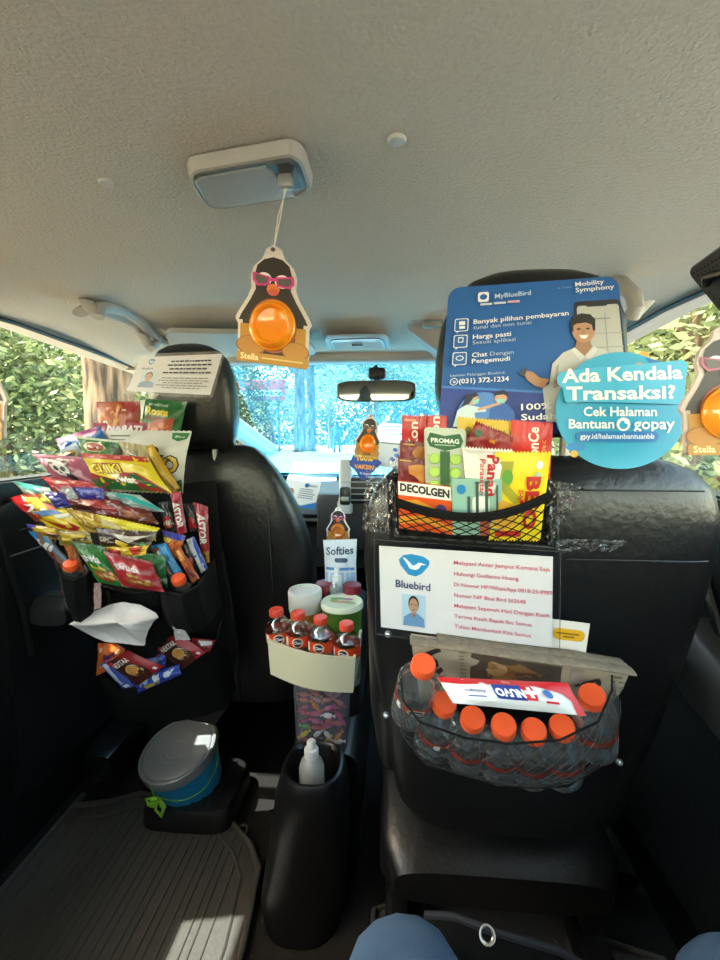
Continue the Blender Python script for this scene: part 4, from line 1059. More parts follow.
# bottle prototypes -------------------------------------------------
def make_bottle(name, cap_col, lab_col, clear=BOTC, h=.15, r=.0285, lz=(.074, .101)):
    t = bpy.data.objects.new(name, None); COL.objects.link(t); t['_o'] = (0, 0, 0)
    g = G(); k = h/.15
    prof = [(0, .002), (r*.7, 0), (r*.93, .003), (r, .010), (r*.99, .02)]
    for i in range(5): prof += [(r*.91, .024+i*.008), (r, .028+i*.008)]
    prof += [(r*.97, .070), (r*.97, .098), (r*.99, .102), (r*.93, .110), (r*.70, .122), (r*.50, .130), (r*.46, .136), (r*.46, .140)]
    g.lathe([(a, z*k) for a, z in prof], clear, None, 28); g.build('body', t, local=True, ang=60)
    g = G(); g.lathe([(r*.80, .006*k), (r*.86, .012*k), (r*.86, .108*k), (r*.1, .1085*k)], clear_mat('water', (.93, .95, .95), .05, .02), None, 20); g.build('water', t, local=True, ang=60)
    g = G(); rl = r*.985
    L0, L1 = lz; g.lathe([(rl, L0*k), (rl, L1*k)], mat(lab_col, .35), None, 32)
    def cs(u, v, off): a = -PI/2+(u-.5)*2.2; q = (L0+(L1-L0)*v)*k; return V(((rl+off)*math.cos(a), (rl+off)*math.sin(a), q))
    A = 2.2*rl/((L1-L0)*k)
    D = [('e', .5, .5, .20, .46, '#e8a03a'), ('e', .5, .5, .175, .42, '#f2e9e0'), ('e', .5, .5, .15, .36, '#2b2440'), ('t', 'Cleo', .5, .5, .36, '#e9e6ea', 0, .03), ('rr', .02, .1, .16, .9, '#e9e2dc', .1)]
    for i, d in enumerate(D):
        (vs, fs), c_ = shape2d(d, A); vs, fs = cut(vs, fs, 10, 1); g.add([cs(u, v, .0004+i*.00012) for u, v in vs], fs, cm(c_))
    g.build('wrap_label', t, local=True)
    g = G(); rc = max(r*.52, .0128); z0 = .1375*k; n = 40
    g.lathe([(rc*.98, z0-.003), (rc*1.02, z0-.002), (rc, z0-.001)], mat(cap_col, .4), None, n)
    prof = [(rc, z0), (rc, z0+.0095*k), (rc*.92, z0+.0125*k), (rc*.8, z0+.013*k), (0, z0+.0128*k)]
    vs = []; fs = []
    for j, (a, z) in enumerate(prof):
        for i in range(n):
            q = 2*PI*i/n; aa = a*(1.025 if (i % 2 and j < 2) else 1); vs.append(V((aa*math.cos(q), aa*math.sin(q), z)))
    for j in range(len(prof)-1):
        for i in range(n): fs.append((j*n+i, j*n+(i+1) % n, (j+1)*n+(i+1) % n, (j+1)*n+i))
    g.add(vs, fs, mat(cap_col, .4)); g.build('cap', t, local=True)
    return t
OR = '#ee5a2c'
protoA = make_bottle('water_bottle', OR, '#9a3424', clear=clear_mat('ribbed_bottle', (.84, .87, .87), .24, .07, True, .045), h=.118, r=.0240, lz=(.060, .078))
protoB = make_bottle('water_bottle', '#e04a34', '#d8431f', h=.125, r=.0265, clear=clear_mat('bottle_plastic_clear', (.90, .92, .92), .16, .07))
reg(None)
used = {}
def put(proto, base, topd, label, group, spin=0, cat='bottle'):
    if proto.name not in used: used[proto.name] = 1; o = proto
    else: o = copy_tree(proto)
    o.matrix_world = Matrix.LocRotScale(base, (V((0, 0, 1)).rotation_difference((topd-base).normalized()) @ Matrix.Rotation(spin, 3, 'Z').to_quaternion()), None)
    o.location = base
    o.rotation_euler = (V((0, 0, 1)).rotation_difference((topd-base).normalized()).to_matrix() @ Matrix.Rotation(spin, 3, 'Z')).to_euler()
    tag(o, label, cat, group); return o
def two(cap, Yc, bt, length):
    """bottle from its cap point and the line of sight through its base"""
    c = PY(cap[0], cap[1], Yc)
    lo, hi = Yc, Yc+length
    for _ in range(40):
        m_ = (lo+hi)/2
        if (PY(bt[0], bt[1], m_)-c).length < length: lo = m_
        else: hi = m_
    return PY(bt[0], bt[1], lo), c
B = [((424, 663), .440, (410, 714), 'orange-capped water bottle at the upper left end of the lower net'),
     ((445, 702), .455, (432, 744), 'orange-capped water bottle second from the left in the lower net'),
     ((473, 717), .445, (465, 757), 'orange-capped water bottle third from the left, under the white pack'),
     ((504, 724), .44, (498, 766), 'orange-capped water bottle at the middle bottom of the lower net'),
     ((534, 729), .44, (530, 771), 'lowest hanging orange-capped bottle, third from the right in the net'),
     ((562, 725), .445, (561, 773), 'orange-capped bottle under the right tip of the white pack'),
     ((592, 694), .438, (595, 746), 'orange-capped water bottle at the right end under the newspaper')]
for i, (c_, Yc, b_, lab) in enumerate(B):
    base, tp = two(c_, Yc, b_, .118)
    put(protoA, base, tp, lab, 'orange-capped bottles in the lower net', i*.8)

# newspaper
NP = '#a0927e'
ink = '#2c2824'
cor = [(411, 640), (632, 672), (607, 712), (420, 700)]
ds = [('t', 'Jawa', .12, .45, .62, ink, -62, .03, .8), ('t', 'Pos', .86, .45, .5, ink, -62, .03, .8), ('p', [(.28, .95), (.70, .9), (.72, .1), (.27, .12)], '#4b463c'),
      ('p', [(.36, .8), (.5, .86), (.62, .7), (.6, .5), (.45, .42), (.36, .55)], '#8f6a42'), ('e', .40, .7, .05, .14, '#a8875c'), ('p', [(.55, .45), (.7, .6), (.71, .2), (.6, .15)], '#7f7568'), ('r', .74, .2, .80, .9, '#8c8274')]
ds += lines(.22, .95, .26, .1, 14, '#6f675c', .4, 7)+lines(.93, .9, .99, .2, 8, '#6f675c', .4, 9)
o, S = card('newspaper', cor, (.462, .476), .012, mat(NP, .85, name='newsprint'), ds, rough=.85, wr=.006, seed=4)
tag(o, 'folded newspaper lying across the top of the bottle net', 'newspaper')
g = G()
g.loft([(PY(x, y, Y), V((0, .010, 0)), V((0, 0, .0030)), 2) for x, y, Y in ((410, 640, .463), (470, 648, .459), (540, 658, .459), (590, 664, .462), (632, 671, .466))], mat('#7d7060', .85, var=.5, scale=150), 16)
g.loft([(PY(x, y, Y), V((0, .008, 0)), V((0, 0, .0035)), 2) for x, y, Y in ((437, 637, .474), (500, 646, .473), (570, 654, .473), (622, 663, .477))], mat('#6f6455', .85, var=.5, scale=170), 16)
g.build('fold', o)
# antiseptic wipes pack
bag('wipes_pack', 'white and red wipes pack lying upside down across the bottle caps', 'pack', None, [(437, 677), (567, 683), (586, 716), (453, 703)], (.415, .40), .024, '#e9e6e6',
    [('p', [(0, 1), (.99, 1), (1, .2), (.9, .62), (.7, .80), (.4, .76), (.15, .74), (.0, .8)], '#d3222a'), ('p', [(.86, 1), (1, 1), (1, 0), (.93, 0), (.95, .5)], '#c81e28'), ('rr', .36, .28, .60, .78, '#2b3f96', .1), ('p', [(.58, .3), (.66, .3), (.68, .52), (.66, .78), (.58, .78)], '#d3222a'), ('t', 'NUVO', .48, .52, .36, '#f4f1f1', 180, .05, .9), ('t', '+', .635, .53, .6, '#f8f8f8', 0, .06), ('t', 'Antiseptic', .22, .5, .16, '#3b51a0', 180, .01), ('r', .15, .3, .28, .34, '#3b51a0'), ('e', .77, .55, .035, .14, '#2b62b0'), ('r', .72, .25, .82, .32, '#d3222a'), ('t', 'Family', .5, .88, .1, '#f4e6e6', 180, .01)], wr=.002, crimp=False, seed=3, pinch=0, swap=True)

# ================================================================== UNDER DRIVER SEAT
g = G(); g.box(PZ(508, 834, .215)+V((0, .01, .012)), (.075, .03, .018), mat('#8f8212', .5), .003, Matrix.Rotation(R(-8), 3, 'Z'))
tag(g.build('yellow_carton'), 'small yellow carton tucked under the rear edge of the driver backrest', 'carton')
g = G(); g.loft([(PZ(x, y, .03), V((.05, 0, 0)), V((0, 0, .02)), 3) for x, y in ((590, 850), (612, 880))], mat('#1a1a1b', .3)); g.build('rail_cover', dseat)
# ================================================================== CONSOLE
t = thing('centre_console', (.03, .9, 0), 'black rounded centre console on the floor between the seats', 'console')
g = G(); n = 40
secs = []
for px0, px1, Y0, z, dp in ((266, 346, .672, .0, .21), (264, 347, .678, .03, .20), (270, 348, .70, .10, .18), (275, 349, .695, .18, .16), (279, 348, .695, .24, .15), (283, 346, .70, .275, .13), (286, 343, .707, .288, .12)):
    a = PY(px0, 800, Y0+dp*.5); b = PY(px1, 800, Y0+dp*.5)
    secs.append((V(((a.x+b.x)/2, Y0+dp*.5, z)), V(((b.x-a.x)/2, 0, 0)), V((0, dp*.5, 0)), 2.6))
CONS = mat('#131314', .33, bump=.15, scale=150)
g.loft(secs, CONS, n, cap=False)
c = secs[-1][0]; a = secs[-1][1]; b = secs[-1][2]
rim = [(c, a, b, 2.6), (c+V((0, 0, .001)), a*.92, b*.92, 2.5), (c+V((0, 0, -.005)), a*.84, b*.84, 2.3), (c+V((0, 0, -.11)), a*.72, b*.72, 2.2), (c+V((0, 0, -.111)), a*.02, b*.02, 2)]
g.loft(rim, CONS, n, cap=False)
g.build('rear_housing', t)
# low tunnel running forward
g = G(); g.loft([(V((.03, y, .12)), V((.075, 0, 0)), V((0, 0, .14)), 5) for y in (.83, .86, 1.5, 1.55)], CONS); g.build('tunnel', t)
g = G(); g.loft([(V((.03, y, .38)), V((w_, 0, 0)), V((0, 0, h)), 5) for y, w_, h in ((.895, .068, .085), (.905, .075, .095), (1.2, .075, .095), (1.215, .068, .085))], LEATHER); g.build('armrest_box', t)
hole = c
# sanitiser bottle
p = V((PY(312, 775, hole.y).x, hole.y-.003, .195))
t = thing('spray_bottle', p, 'clear hand sanitiser bottle with white cap standing in the console hole', 'bottle')
g = G(); MT = Matrix.Translation(p)
g.lathe([(0, 0), (.0225, 0), (.024, .004), (.024, .085), (.020, .098), (.011, .106), (.0105, .112)], clear_mat('sanitiser_plastic', (.82, .84, .84), .12, .08, True, .35, (.75, .78, .78)), MT); g.build('body', t)
g = G(); g.lathe([(.0130, .106), (.0135, .108), (.0135, .122), (.0125, .124), (.0085, .125), (.0085, .137), (.0060, .140), (0, .1405)], mat('#dedede', .4), MT); g.build('cap', t)

# candy tub + tray
a0 = PY(294, 690, .845); a1 = PY(350, 758, .845)
xc = (a0.x+a1.x)/2; hw = (a1.x-a0.x)/2
t = thing('candy_container', (xc, .85, .26), 'clear plastic container full of wrapped candies under the cream tray', 'container')
zb, zt = .262, .425
g = G(); g.loft([(V((xc, .85, z)), V((hw*k, 0, 0)), V((0, .024*k, 0)), 5) for z, k in ((zb, .88), (zb+.006, .93), (zt-.02, 1), (zt, 1.0))], clear_mat('tub_plastic', (.86, .86, .90), .10, .12, True, .12, (.6, .6, .7))); g.build('tub', t)
CN = ['#c2347a', '#d8c02c', '#8d2d55', '#e0e0d8', '#5a9a3a', '#b4384a', '#e08c2c', '#d85a8a', '#74365f', '#b96a5a']
rnd = random.Random(5)
def candy(M, colr, s):
    g = G(); m = mat(colr, .25)
    g.lathe([(.0045*s, -.018*s), (.0012*s, -.011*s), (.0045*s, -.009*s), (.006*s, -.004*s), (.006*s, .004*s), (.0045*s, .009*s), (.0012*s, .011*s), (.0045*s, .018*s)], m, M, 10); return g
k = 0
for j in range(10):
    for i in range(4):
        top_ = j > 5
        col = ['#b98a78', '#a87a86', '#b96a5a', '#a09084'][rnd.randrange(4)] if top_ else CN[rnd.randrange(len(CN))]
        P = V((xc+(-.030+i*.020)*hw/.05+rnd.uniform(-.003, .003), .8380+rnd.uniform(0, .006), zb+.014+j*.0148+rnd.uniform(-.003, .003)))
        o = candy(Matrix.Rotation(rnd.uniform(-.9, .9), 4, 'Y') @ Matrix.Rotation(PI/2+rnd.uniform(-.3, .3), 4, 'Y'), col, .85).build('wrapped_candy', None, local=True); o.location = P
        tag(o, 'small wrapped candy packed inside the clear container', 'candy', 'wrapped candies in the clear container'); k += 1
# tray (curved front)
g = G()
CR = mat('#d9d3b4', .45)
def trayring(z, s, ins=0):
    pts = []
    Lf, Rf = PY(268, 655, .795), PY(355, 668, .775)
    for i in range(13):
        u = i/12; p = Lf*(1-u)+Rf*u; pts.append(V((p.x+(u-.5)*(-.02*(1-s))-(u-.5)*ins*2, p.y-.018*math.sin(PI*u)+ins, z)))
    pts += [V((pts[-1].x+.004, .893-ins, z)), V((pts[0].x+.004, .893-ins, z))]
    return pts
zl, zh = .435, .505
A_, B_, C_, D_, E_ = trayring(zl, .6), trayring(zh-.004, 1), trayring(zh, 1.05), trayring(zh, 1, .004), trayring(zl+.004, .6, .004)
n = len(A_)
def tilt(p): return V((p.x, p.y, p.z-.11*(p.x-.03)))
vs = [tilt(p) for p in A_+B_+C_+D_+E_]
fs = [(k*n+i, k*n+(i+1) % n, (k+1)*n+(i+1) % n, (k+1)*n+i) for k in range(4) for i in range(n)]
fs += [tuple(f) for f in [[x for x in tr_][::-1] for tr_ in tessellate_polygon([[V((p.x, p.y, 0)) for p in A_]])]]
fs += [tuple(4*n+x for x in tr_) for tr_ in tessellate_polygon([[V((p.x, p.y, 0)) for p in E_]])]
g.add(vs, fs, CR)
tag(g.build('drinks_tray'), 'cream plastic tray with a curved front holding four small bottles', 'tray')
BT = [((276, 607), .822, 'leftmost red-capped water bottle in the cream tray'), ((298, 610), .818, 'second red-capped water bottle from the left in the cream tray'), ((320.5, 615), .808, 'third red-capped water bottle from the left in the cream tray'), ((346.5, 621), .805, 'rightmost red-capped water bottle in the cream tray')]
for i, ((x, y), Y, lab) in enumerate(BT):
    c_ = PY(x, y+2, Y); base = V((c_.x+.002, c_.y+.006, c_.z-.124))
    base.x = c_.x+(.01 if i == 0 else .002)
    put(protoB, base, c_, lab, 'red-capped bottles in the cream tray', .25-.15*i)

# jars and packs behind
def cyl_thing(name, px, py, Y, r, h, parts, label, cat, zt=None):
    c_ = PY(px, py, Y); zt = c_.z; base = V((c_.x, Y, zt-h)); t = thing(name, base, label, cat); M = Matrix.Translation(base)
    for nm, prof, m in parts:
        g = G(); g.lathe(prof, m, M); g.build(nm, t)
    return t, base
cyl_thing('jar', 305, 590, .925, .032, .12, [('body', [(0, 0), (.031, 0), (.033, .004), (.033, .075), (.031, .08)], mat('#c98c3a', .3)), ('label_band', [(.0334, .055), (.0334, .075)], mat('#c98c3a', .4)),
    ('lid', [(.033, .074), (.036, .076), (.0375, .118), (.036, .122), (.030, .122), (.029, .118), (0, .1175)], mat('#d9d8d4', .35, sub=.3))], 'orange-filled jar with a white translucent lid behind the small bottles', 'jar')
c_ = PY(342, 602, .905)
t, base = cyl_thing('tub', 342, 601, .905, .044, .10, [('body', [(0, 0), (.036, 0), (.040, .004), (.043, .09)], mat('#4f7a2c', .4)), ('lid', [(.043, .088), (.0455, .089), (.0455, .098), (.043, .101), (.041, .100), (0, .0995)], mat('#dfe6cf', .35))], 'round green tub with a pale printed lid beside the white-lidded jar', 'tub')
g = G()
for dx, dy, rx, ry, cc in ((-.01, .012, .018, .006, '#7fb07a'), (.012, .01, .012, .005, '#c98ab8'), (0, -.006, .024, .006, '#d8a88a'), (-.018, 0, .008, .008, '#8fc06a'), (.02, -.012, .012, .006, '#a9c98a')):
    vs, fs = poly2d(ellp(dx, dy, rx, ry, 16)); g.add([base+V((x, y, .1008)) for x, y in vs], fs, mat(cc, .4))
g.build('lid_print', t)
cyl_thing('jar', 326, 583, .99, .02, .12, [('body', [(0, 0), (.024, 0), (.024, .098), (.02, .1)], mat('#8c3a3a', .3)), ('lid', [(.0255, .096), (.0255, .118), (.023, .121), (0, .121)], mat('#8e2436', .4))], 'jar with a dark red lid behind the white-lidded jar', 'jar')
cyl_thing('jar', 352, 584, .96, .02, .11, [('body', [(0, 0), (.02, 0), (.02, .09), (.018, .092)], mat('#3c6a5a', .3)), ('lid', [(.021, .09), (.021, .108), (.019, .11), (0, .11)], mat('#7c2030', .4))], 'jar with a dark red lid just left of the driver seat', 'jar')
p = PY(337, 592, .955); p.z -= .04
t = thing('spray_bottle', p, 'small clear spray bottle with white nozzle in front of the tissue pouch', 'bottle'); M = Matrix.Translation(p)
g = G(); g.lathe([(0, 0), (.016, 0), (.017, .004), (.017, .052), (.012, .064), (.009, .068)], clear_mat('spray_plastic', (.8, .88, .92), .14, .06, True, .2, (.7, .8, .85)), M); g.build('body', t)
g = G(); g.lathe([(.0105, .064), (.0105, .078), (.0075, .08), (.006, .09), (.0065, .097), (0, .098)], mat('#e6eaec', .4), M); g.build('nozzle', t)
bag('tissue_pouch', 'white and pale blue soft tissue pouch standing upright between the seats', 'pouch', None, [(323, 540), (357, 539), (357, 596), (325, 594)], (1.02, 1.0), .03, '#dfe8f2',
    [('r', .02, .03, .98, .42, '#a9c9ec'), ('p', [(.1, .03), (.2, .03), (.2, .42), (.12, .42)], '#e6eef8'), ('p', [(.35, .03), (.45, .03), (.43, .42), (.37, .42)], '#dfeaf6'), ('p', [(.6, .03), (.7, .03), (.7, .42), (.64, .42)], '#e6eef8'), ('r', .05, .46, .95, .51, '#4a8ccc'), ('t', 'Softies', .5, .80, .19, '#2d4a66', 2, .02), ('rr', .35, .60, .75, .68, '#2d4a66', .03)], wr=.004, crimp=True)
g = G(); g.tube([PY(326, 540, 1.02), PY(340, 543, 1.01)], .001, WHITE)

# ================================================================== BUCKET
lidc = PY(178, 748, .935); basec = PY(196, 792, .972)
ax = (lidc-basec).normalized(); bc = lidc-ax*.118
M = axis_mtx(bc, lidc) @ Matrix.Diagonal((.88, .88, .89, 1))
t = thing('bucket', bc, 'light blue plastic bucket with a grey lid tied with green string', 'bucket')
g = G(); g.lathe([(0, .002), (.078, 0), (.084, .004), (.095, .118)], mat('#2492c8', .4), M, 48); g.build('body', t)
g = G(); g.lathe([(.094, .106), (.100, .107), (.102, .128), (.1015, .133), (.098, .135), (.094, .133), (.0925, .128), (.090, .1275), (.0885, .131), (.086, .1325), (.02, .1325), (0, .133)], mat('#8c9093', .35, .2), M, 56)
g.build('lid', t)
g = G()
for rr_, a0_, a1_ in ((.03, 200, 330), (.045, 190, 300), (.022, 40, 200), (.05, 60, 110)):
    g.tube([M @ V((rr_*math.cos(R(a)), rr_*math.sin(R(a)), .1328)) for a in range(a0_, a1_, 10)], .0009, mat('#9da1a4', .3, .2), 5)
g.build('lid_emboss', t)
g = G(); GS = mat('#8ccf3c', .6)
def onb(a, z, r=None):
    rad = (.084+.011*(z/.118)) if r is None else r
    return M @ V(((rad+.001)*math.cos(a), (rad+.001)*math.sin(a), z))
sun_ = []
# the string runs round the lid edge and across the side
def ang_of(px, py, z):
    best = min(range(360), key=lambda a: (lambda q: (q[0]-px)**2+(q[1]-py)**2)(proj(onb(R(a), z, .094))))
    return R(best)
def proj(p):
    d = p-CAM; w_ = d.dot(FW); return 360+F*d.dot(RT)/w_, 480-F*d.dot(UP)/w_
aL = ang_of(160, 795, .075); aR = ang_of(222, 742, .085)
d_ = (aR-aL) % (2*PI)
if d_ > PI: d_ -= 2*PI
pts = [onb(aL+d_*i/20, .070+.015*i/20-.03*math.sin(PI*i/20)) for i in range(21)]
g.tube(pts, .0011, GS, 6)
g.tube([pts[-1], onb(aR, .11, .103), onb(aR+.1*(1 if d_ > 0 else -1), .134, .103)], .0011, GS, 6); g.tube([pts[0], onb(aL, .092, .1035), onb(aL, .134, .1025)], .0011, GS, 6)
bw = onb(aL, .07, .10)
for k, (dx, dz) in enumerate(((-.022, .012), (.02, -.004), (-.012, -.004), (.012, -.026), (.002, .016))):
    e = bw+V((dx, -.01, dz)); md = (bw+e)/2+V((-dz*.5, -.006, dx*.4+.004))
    g.tube([bw, md, e, (bw+e)/2-V((-dz*.4, 0, dx*.3)), bw], [.002, .0045, .004, .003, .0015], GS, 6)
g.build('string_bow', t)
print('bucket low', min((M @ V((.084*math.cos(a), .084*math.sin(a), 0))).z for a in range(7)), bc)
t = thing('floor_duct', (bc.x, .98, 0), 'low black ribbed heater duct cover under the blue bucket', 'duct')
g = G(); g.loft([(V((bc.x+.02, .96, z)), V((w_, 0, 0)), V((0, d_, 0)), 5) for z, w_, d_ in ((.012, .11, .095), (.045, .108, .092), (.058, .10, .085), (.060, .09, .075))], mat('#1a1a1b', .45)); g.build('cover', t)
g = G()
for i in range(9): g.box((bc.x-.055+i*.018, .96, .061), (.006, .14, .005), mat('#1a1a1b', .45), .001)
g.build('ribbing', t)
# ================================================================== SNACK ORGANISER
t = thing('seat_organizer', PY(150, 600, .93), 'black fabric organiser with cup pockets hung on the passenger backrest', 'organizer')
def hull(pts, m, name, th=.004, bulge=.0):
    g = G(); vs = [PY(x, y, Y) for x, y, Y in pts]
    g.prism(vs, V((0, th, 0)), m); return g.build(name, t)
hull([(52, 500, .93), (215, 480, .93), (222, 560, .925), (236, 640, .94), (232, 700, .95), (215, 725, .96), (110, 705, .96), (98, 650, .95), (70, 610, .93), (58, 560, .925)], FABRIC, 'backing_panel')
def pocket(rimpts, botpts, name, wall=.003):
    """rimpts / botpts: picture points with distance, left to right; front wall bulging towards the camera"""
    g = G()
    A = [PY(*p) for p in rimpts]; Bq = [PY(*p) for p in botpts]
    def f(u, v):
        a, b = pick(Bq, u), pick(A, u); p = a*(1-v)+b*v
        return p+V((0, -.012*math.sin(PI*v)*math.sin(PI*u), 0))
    g.grid(f, 36, 14, FABRIC); g.grid(lambda u, v: f(u, v)+V((0, wall, 0)), 36, 14, FABRIC, flip=True)
    g.tube([f(i/36, 1)+V((0, wall/2, 0)) for i in range(37)], .0028, FABRIC, 8)
    return g.build(name, t)
pocket([(55, 563, .82), (61, 576, .755), (73, 581, .742), (86, 575, .752), (94, 561, .80)], [(74, 622, .88), (80, 632, .83), (88, 634, .82), (98, 630, .83), (104, 622, .87)], 'cup_pocket')
pocket([(158, 578, .80), (166, 592, .745), (182, 596, .735), (198, 586, .755), (214, 560, .88)], [(164, 622, .86), (176, 632, .81), (195, 633, .805), (210, 624, .83), (222, 606, .90)], 'cup_pocket')
pocket([(84, 566, .885), (92, 582, .85), (112, 590, .84), (135, 594, .835), (158, 592, .84), (172, 582, .86), (176, 570, .885)], [(104, 620, .90), (110, 645, .88), (125, 655, .875), (140, 660, .87), (156, 660, .875), (170, 652, .88), (176, 640, .90)], 'snack_pocket')
pocket([(94, 640, .93), (95, 664, .88), (105, 680, .86), (122, 689, .85), (145, 688, .85), (170, 678, .855), (195, 660, .865), (216, 642, .885), (222, 620, .92)],
       [(104, 700, .95), (108, 712, .93), (118, 718, .92), (130, 722, .91), (150, 724, .91), (175, 722, .91), (205, 716, .92), (226, 708, .94), (236, 690, .96)], 'lower_pocket')
g = G(); g.tube([PY(x, y, Y) for x, y, Y in ((222, 552, .925), (226, 575, .90), (232, 610, .91), (238, 660, .93), (240, 700, .95))], .004, FABRIC, 8); g.build('piping', t)
g = G(); g.tube([PY(x, y, Y) for x, y, Y in ((60, 520, .93), (52, 540, .92), (58, 570, .91))], .003, FABRIC, 8); g.build('piping', t)
for i, ((x, y), Y, lab) in enumerate((((70, 563), .768, 'orange-capped bottle in the left cup of the snack organiser'), ((178, 577), .765, 'orange-capped bottle in the right cup of the snack organiser'))):
    c_ = PY(x, y, Y); base, tp = two((x, y), Y, ((80, 606) if i == 0 else (189, 620)), .118)
    put(protoA, base, tp, lab, 'orange-capped bottles in the organiser cups', 1+i)

# ================================================================== SNACKS
SG = 'snack packets in the passenger seat organiser'
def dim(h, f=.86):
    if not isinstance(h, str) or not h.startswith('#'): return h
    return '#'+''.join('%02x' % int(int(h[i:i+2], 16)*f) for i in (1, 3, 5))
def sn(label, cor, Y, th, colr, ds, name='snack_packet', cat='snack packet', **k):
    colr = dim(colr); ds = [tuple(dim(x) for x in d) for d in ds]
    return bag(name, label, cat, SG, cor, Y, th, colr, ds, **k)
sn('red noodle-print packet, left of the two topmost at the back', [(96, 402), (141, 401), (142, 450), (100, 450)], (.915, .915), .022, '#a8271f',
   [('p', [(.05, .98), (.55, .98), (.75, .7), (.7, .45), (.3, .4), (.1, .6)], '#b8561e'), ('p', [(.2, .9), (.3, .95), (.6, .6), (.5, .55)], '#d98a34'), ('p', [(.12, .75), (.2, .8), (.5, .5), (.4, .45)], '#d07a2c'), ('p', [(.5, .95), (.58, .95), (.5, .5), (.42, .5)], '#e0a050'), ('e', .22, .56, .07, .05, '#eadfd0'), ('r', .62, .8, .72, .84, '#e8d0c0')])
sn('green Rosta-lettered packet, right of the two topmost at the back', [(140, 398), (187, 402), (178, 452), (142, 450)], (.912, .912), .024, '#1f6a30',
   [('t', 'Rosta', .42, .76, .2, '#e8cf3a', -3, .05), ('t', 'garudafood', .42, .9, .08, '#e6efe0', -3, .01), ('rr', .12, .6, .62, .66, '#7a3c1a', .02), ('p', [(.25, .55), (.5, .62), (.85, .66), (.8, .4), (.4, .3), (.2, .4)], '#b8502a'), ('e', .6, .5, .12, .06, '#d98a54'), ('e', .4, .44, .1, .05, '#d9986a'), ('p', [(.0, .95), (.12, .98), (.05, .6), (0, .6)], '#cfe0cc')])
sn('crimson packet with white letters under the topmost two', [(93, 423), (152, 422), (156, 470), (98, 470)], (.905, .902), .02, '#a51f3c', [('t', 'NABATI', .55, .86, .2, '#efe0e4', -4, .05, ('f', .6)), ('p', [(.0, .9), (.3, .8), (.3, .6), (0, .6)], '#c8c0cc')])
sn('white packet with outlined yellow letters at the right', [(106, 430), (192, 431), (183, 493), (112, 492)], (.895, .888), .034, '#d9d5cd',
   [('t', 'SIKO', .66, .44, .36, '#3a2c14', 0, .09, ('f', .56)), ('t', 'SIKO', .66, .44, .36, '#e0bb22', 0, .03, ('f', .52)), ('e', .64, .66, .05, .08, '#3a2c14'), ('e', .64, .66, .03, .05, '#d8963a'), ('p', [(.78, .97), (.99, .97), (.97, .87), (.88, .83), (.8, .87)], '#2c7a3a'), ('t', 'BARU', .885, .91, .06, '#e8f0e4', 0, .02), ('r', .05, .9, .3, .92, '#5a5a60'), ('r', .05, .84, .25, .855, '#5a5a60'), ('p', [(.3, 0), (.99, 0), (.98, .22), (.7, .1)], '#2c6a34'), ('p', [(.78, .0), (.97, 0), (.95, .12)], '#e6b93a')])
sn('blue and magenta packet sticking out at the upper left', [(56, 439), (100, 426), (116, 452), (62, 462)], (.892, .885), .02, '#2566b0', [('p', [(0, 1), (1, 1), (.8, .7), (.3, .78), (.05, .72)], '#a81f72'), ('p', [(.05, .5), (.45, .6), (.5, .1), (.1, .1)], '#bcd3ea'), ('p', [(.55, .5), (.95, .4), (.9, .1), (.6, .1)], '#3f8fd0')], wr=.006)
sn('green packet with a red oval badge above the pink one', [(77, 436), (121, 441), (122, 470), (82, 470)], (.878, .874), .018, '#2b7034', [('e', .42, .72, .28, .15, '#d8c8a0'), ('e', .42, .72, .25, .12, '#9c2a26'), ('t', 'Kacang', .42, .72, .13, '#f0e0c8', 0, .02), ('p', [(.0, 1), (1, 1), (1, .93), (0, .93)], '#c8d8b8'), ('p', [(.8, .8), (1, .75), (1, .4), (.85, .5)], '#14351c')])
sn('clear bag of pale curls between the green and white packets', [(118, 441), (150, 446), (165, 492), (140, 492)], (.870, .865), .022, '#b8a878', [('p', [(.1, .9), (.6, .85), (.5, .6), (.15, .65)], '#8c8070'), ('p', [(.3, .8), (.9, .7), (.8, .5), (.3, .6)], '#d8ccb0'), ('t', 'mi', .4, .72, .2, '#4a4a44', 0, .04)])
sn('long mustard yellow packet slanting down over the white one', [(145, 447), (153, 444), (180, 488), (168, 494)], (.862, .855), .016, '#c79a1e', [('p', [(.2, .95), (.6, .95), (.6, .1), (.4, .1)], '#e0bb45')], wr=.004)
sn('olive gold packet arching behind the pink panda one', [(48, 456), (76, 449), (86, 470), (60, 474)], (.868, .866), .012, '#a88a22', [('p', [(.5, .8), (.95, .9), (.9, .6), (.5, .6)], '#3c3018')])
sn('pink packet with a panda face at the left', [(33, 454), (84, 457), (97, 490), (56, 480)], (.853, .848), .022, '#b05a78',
   [('e', .44, .55, .22, .30, '#2a2428'), ('e', .44, .55, .20, .27, '#d9d2d4'), ('e', .30, .78, .06, .1, '#2a2428'), ('e', .62, .76, .06, .1, '#2a2428'), ('e', .37, .55, .05, .09, '#2a2428'), ('e', .52, .55, .05, .09, '#2a2428'), ('e', .44, .42, .03, .03, '#2a2428'), ('e', .62, .30, .1, .12, '#2a2428'), ('p', [(0, 1), (1, 1), (1, .94), (0, .92)], '#c88aa0')], pinch=.0)
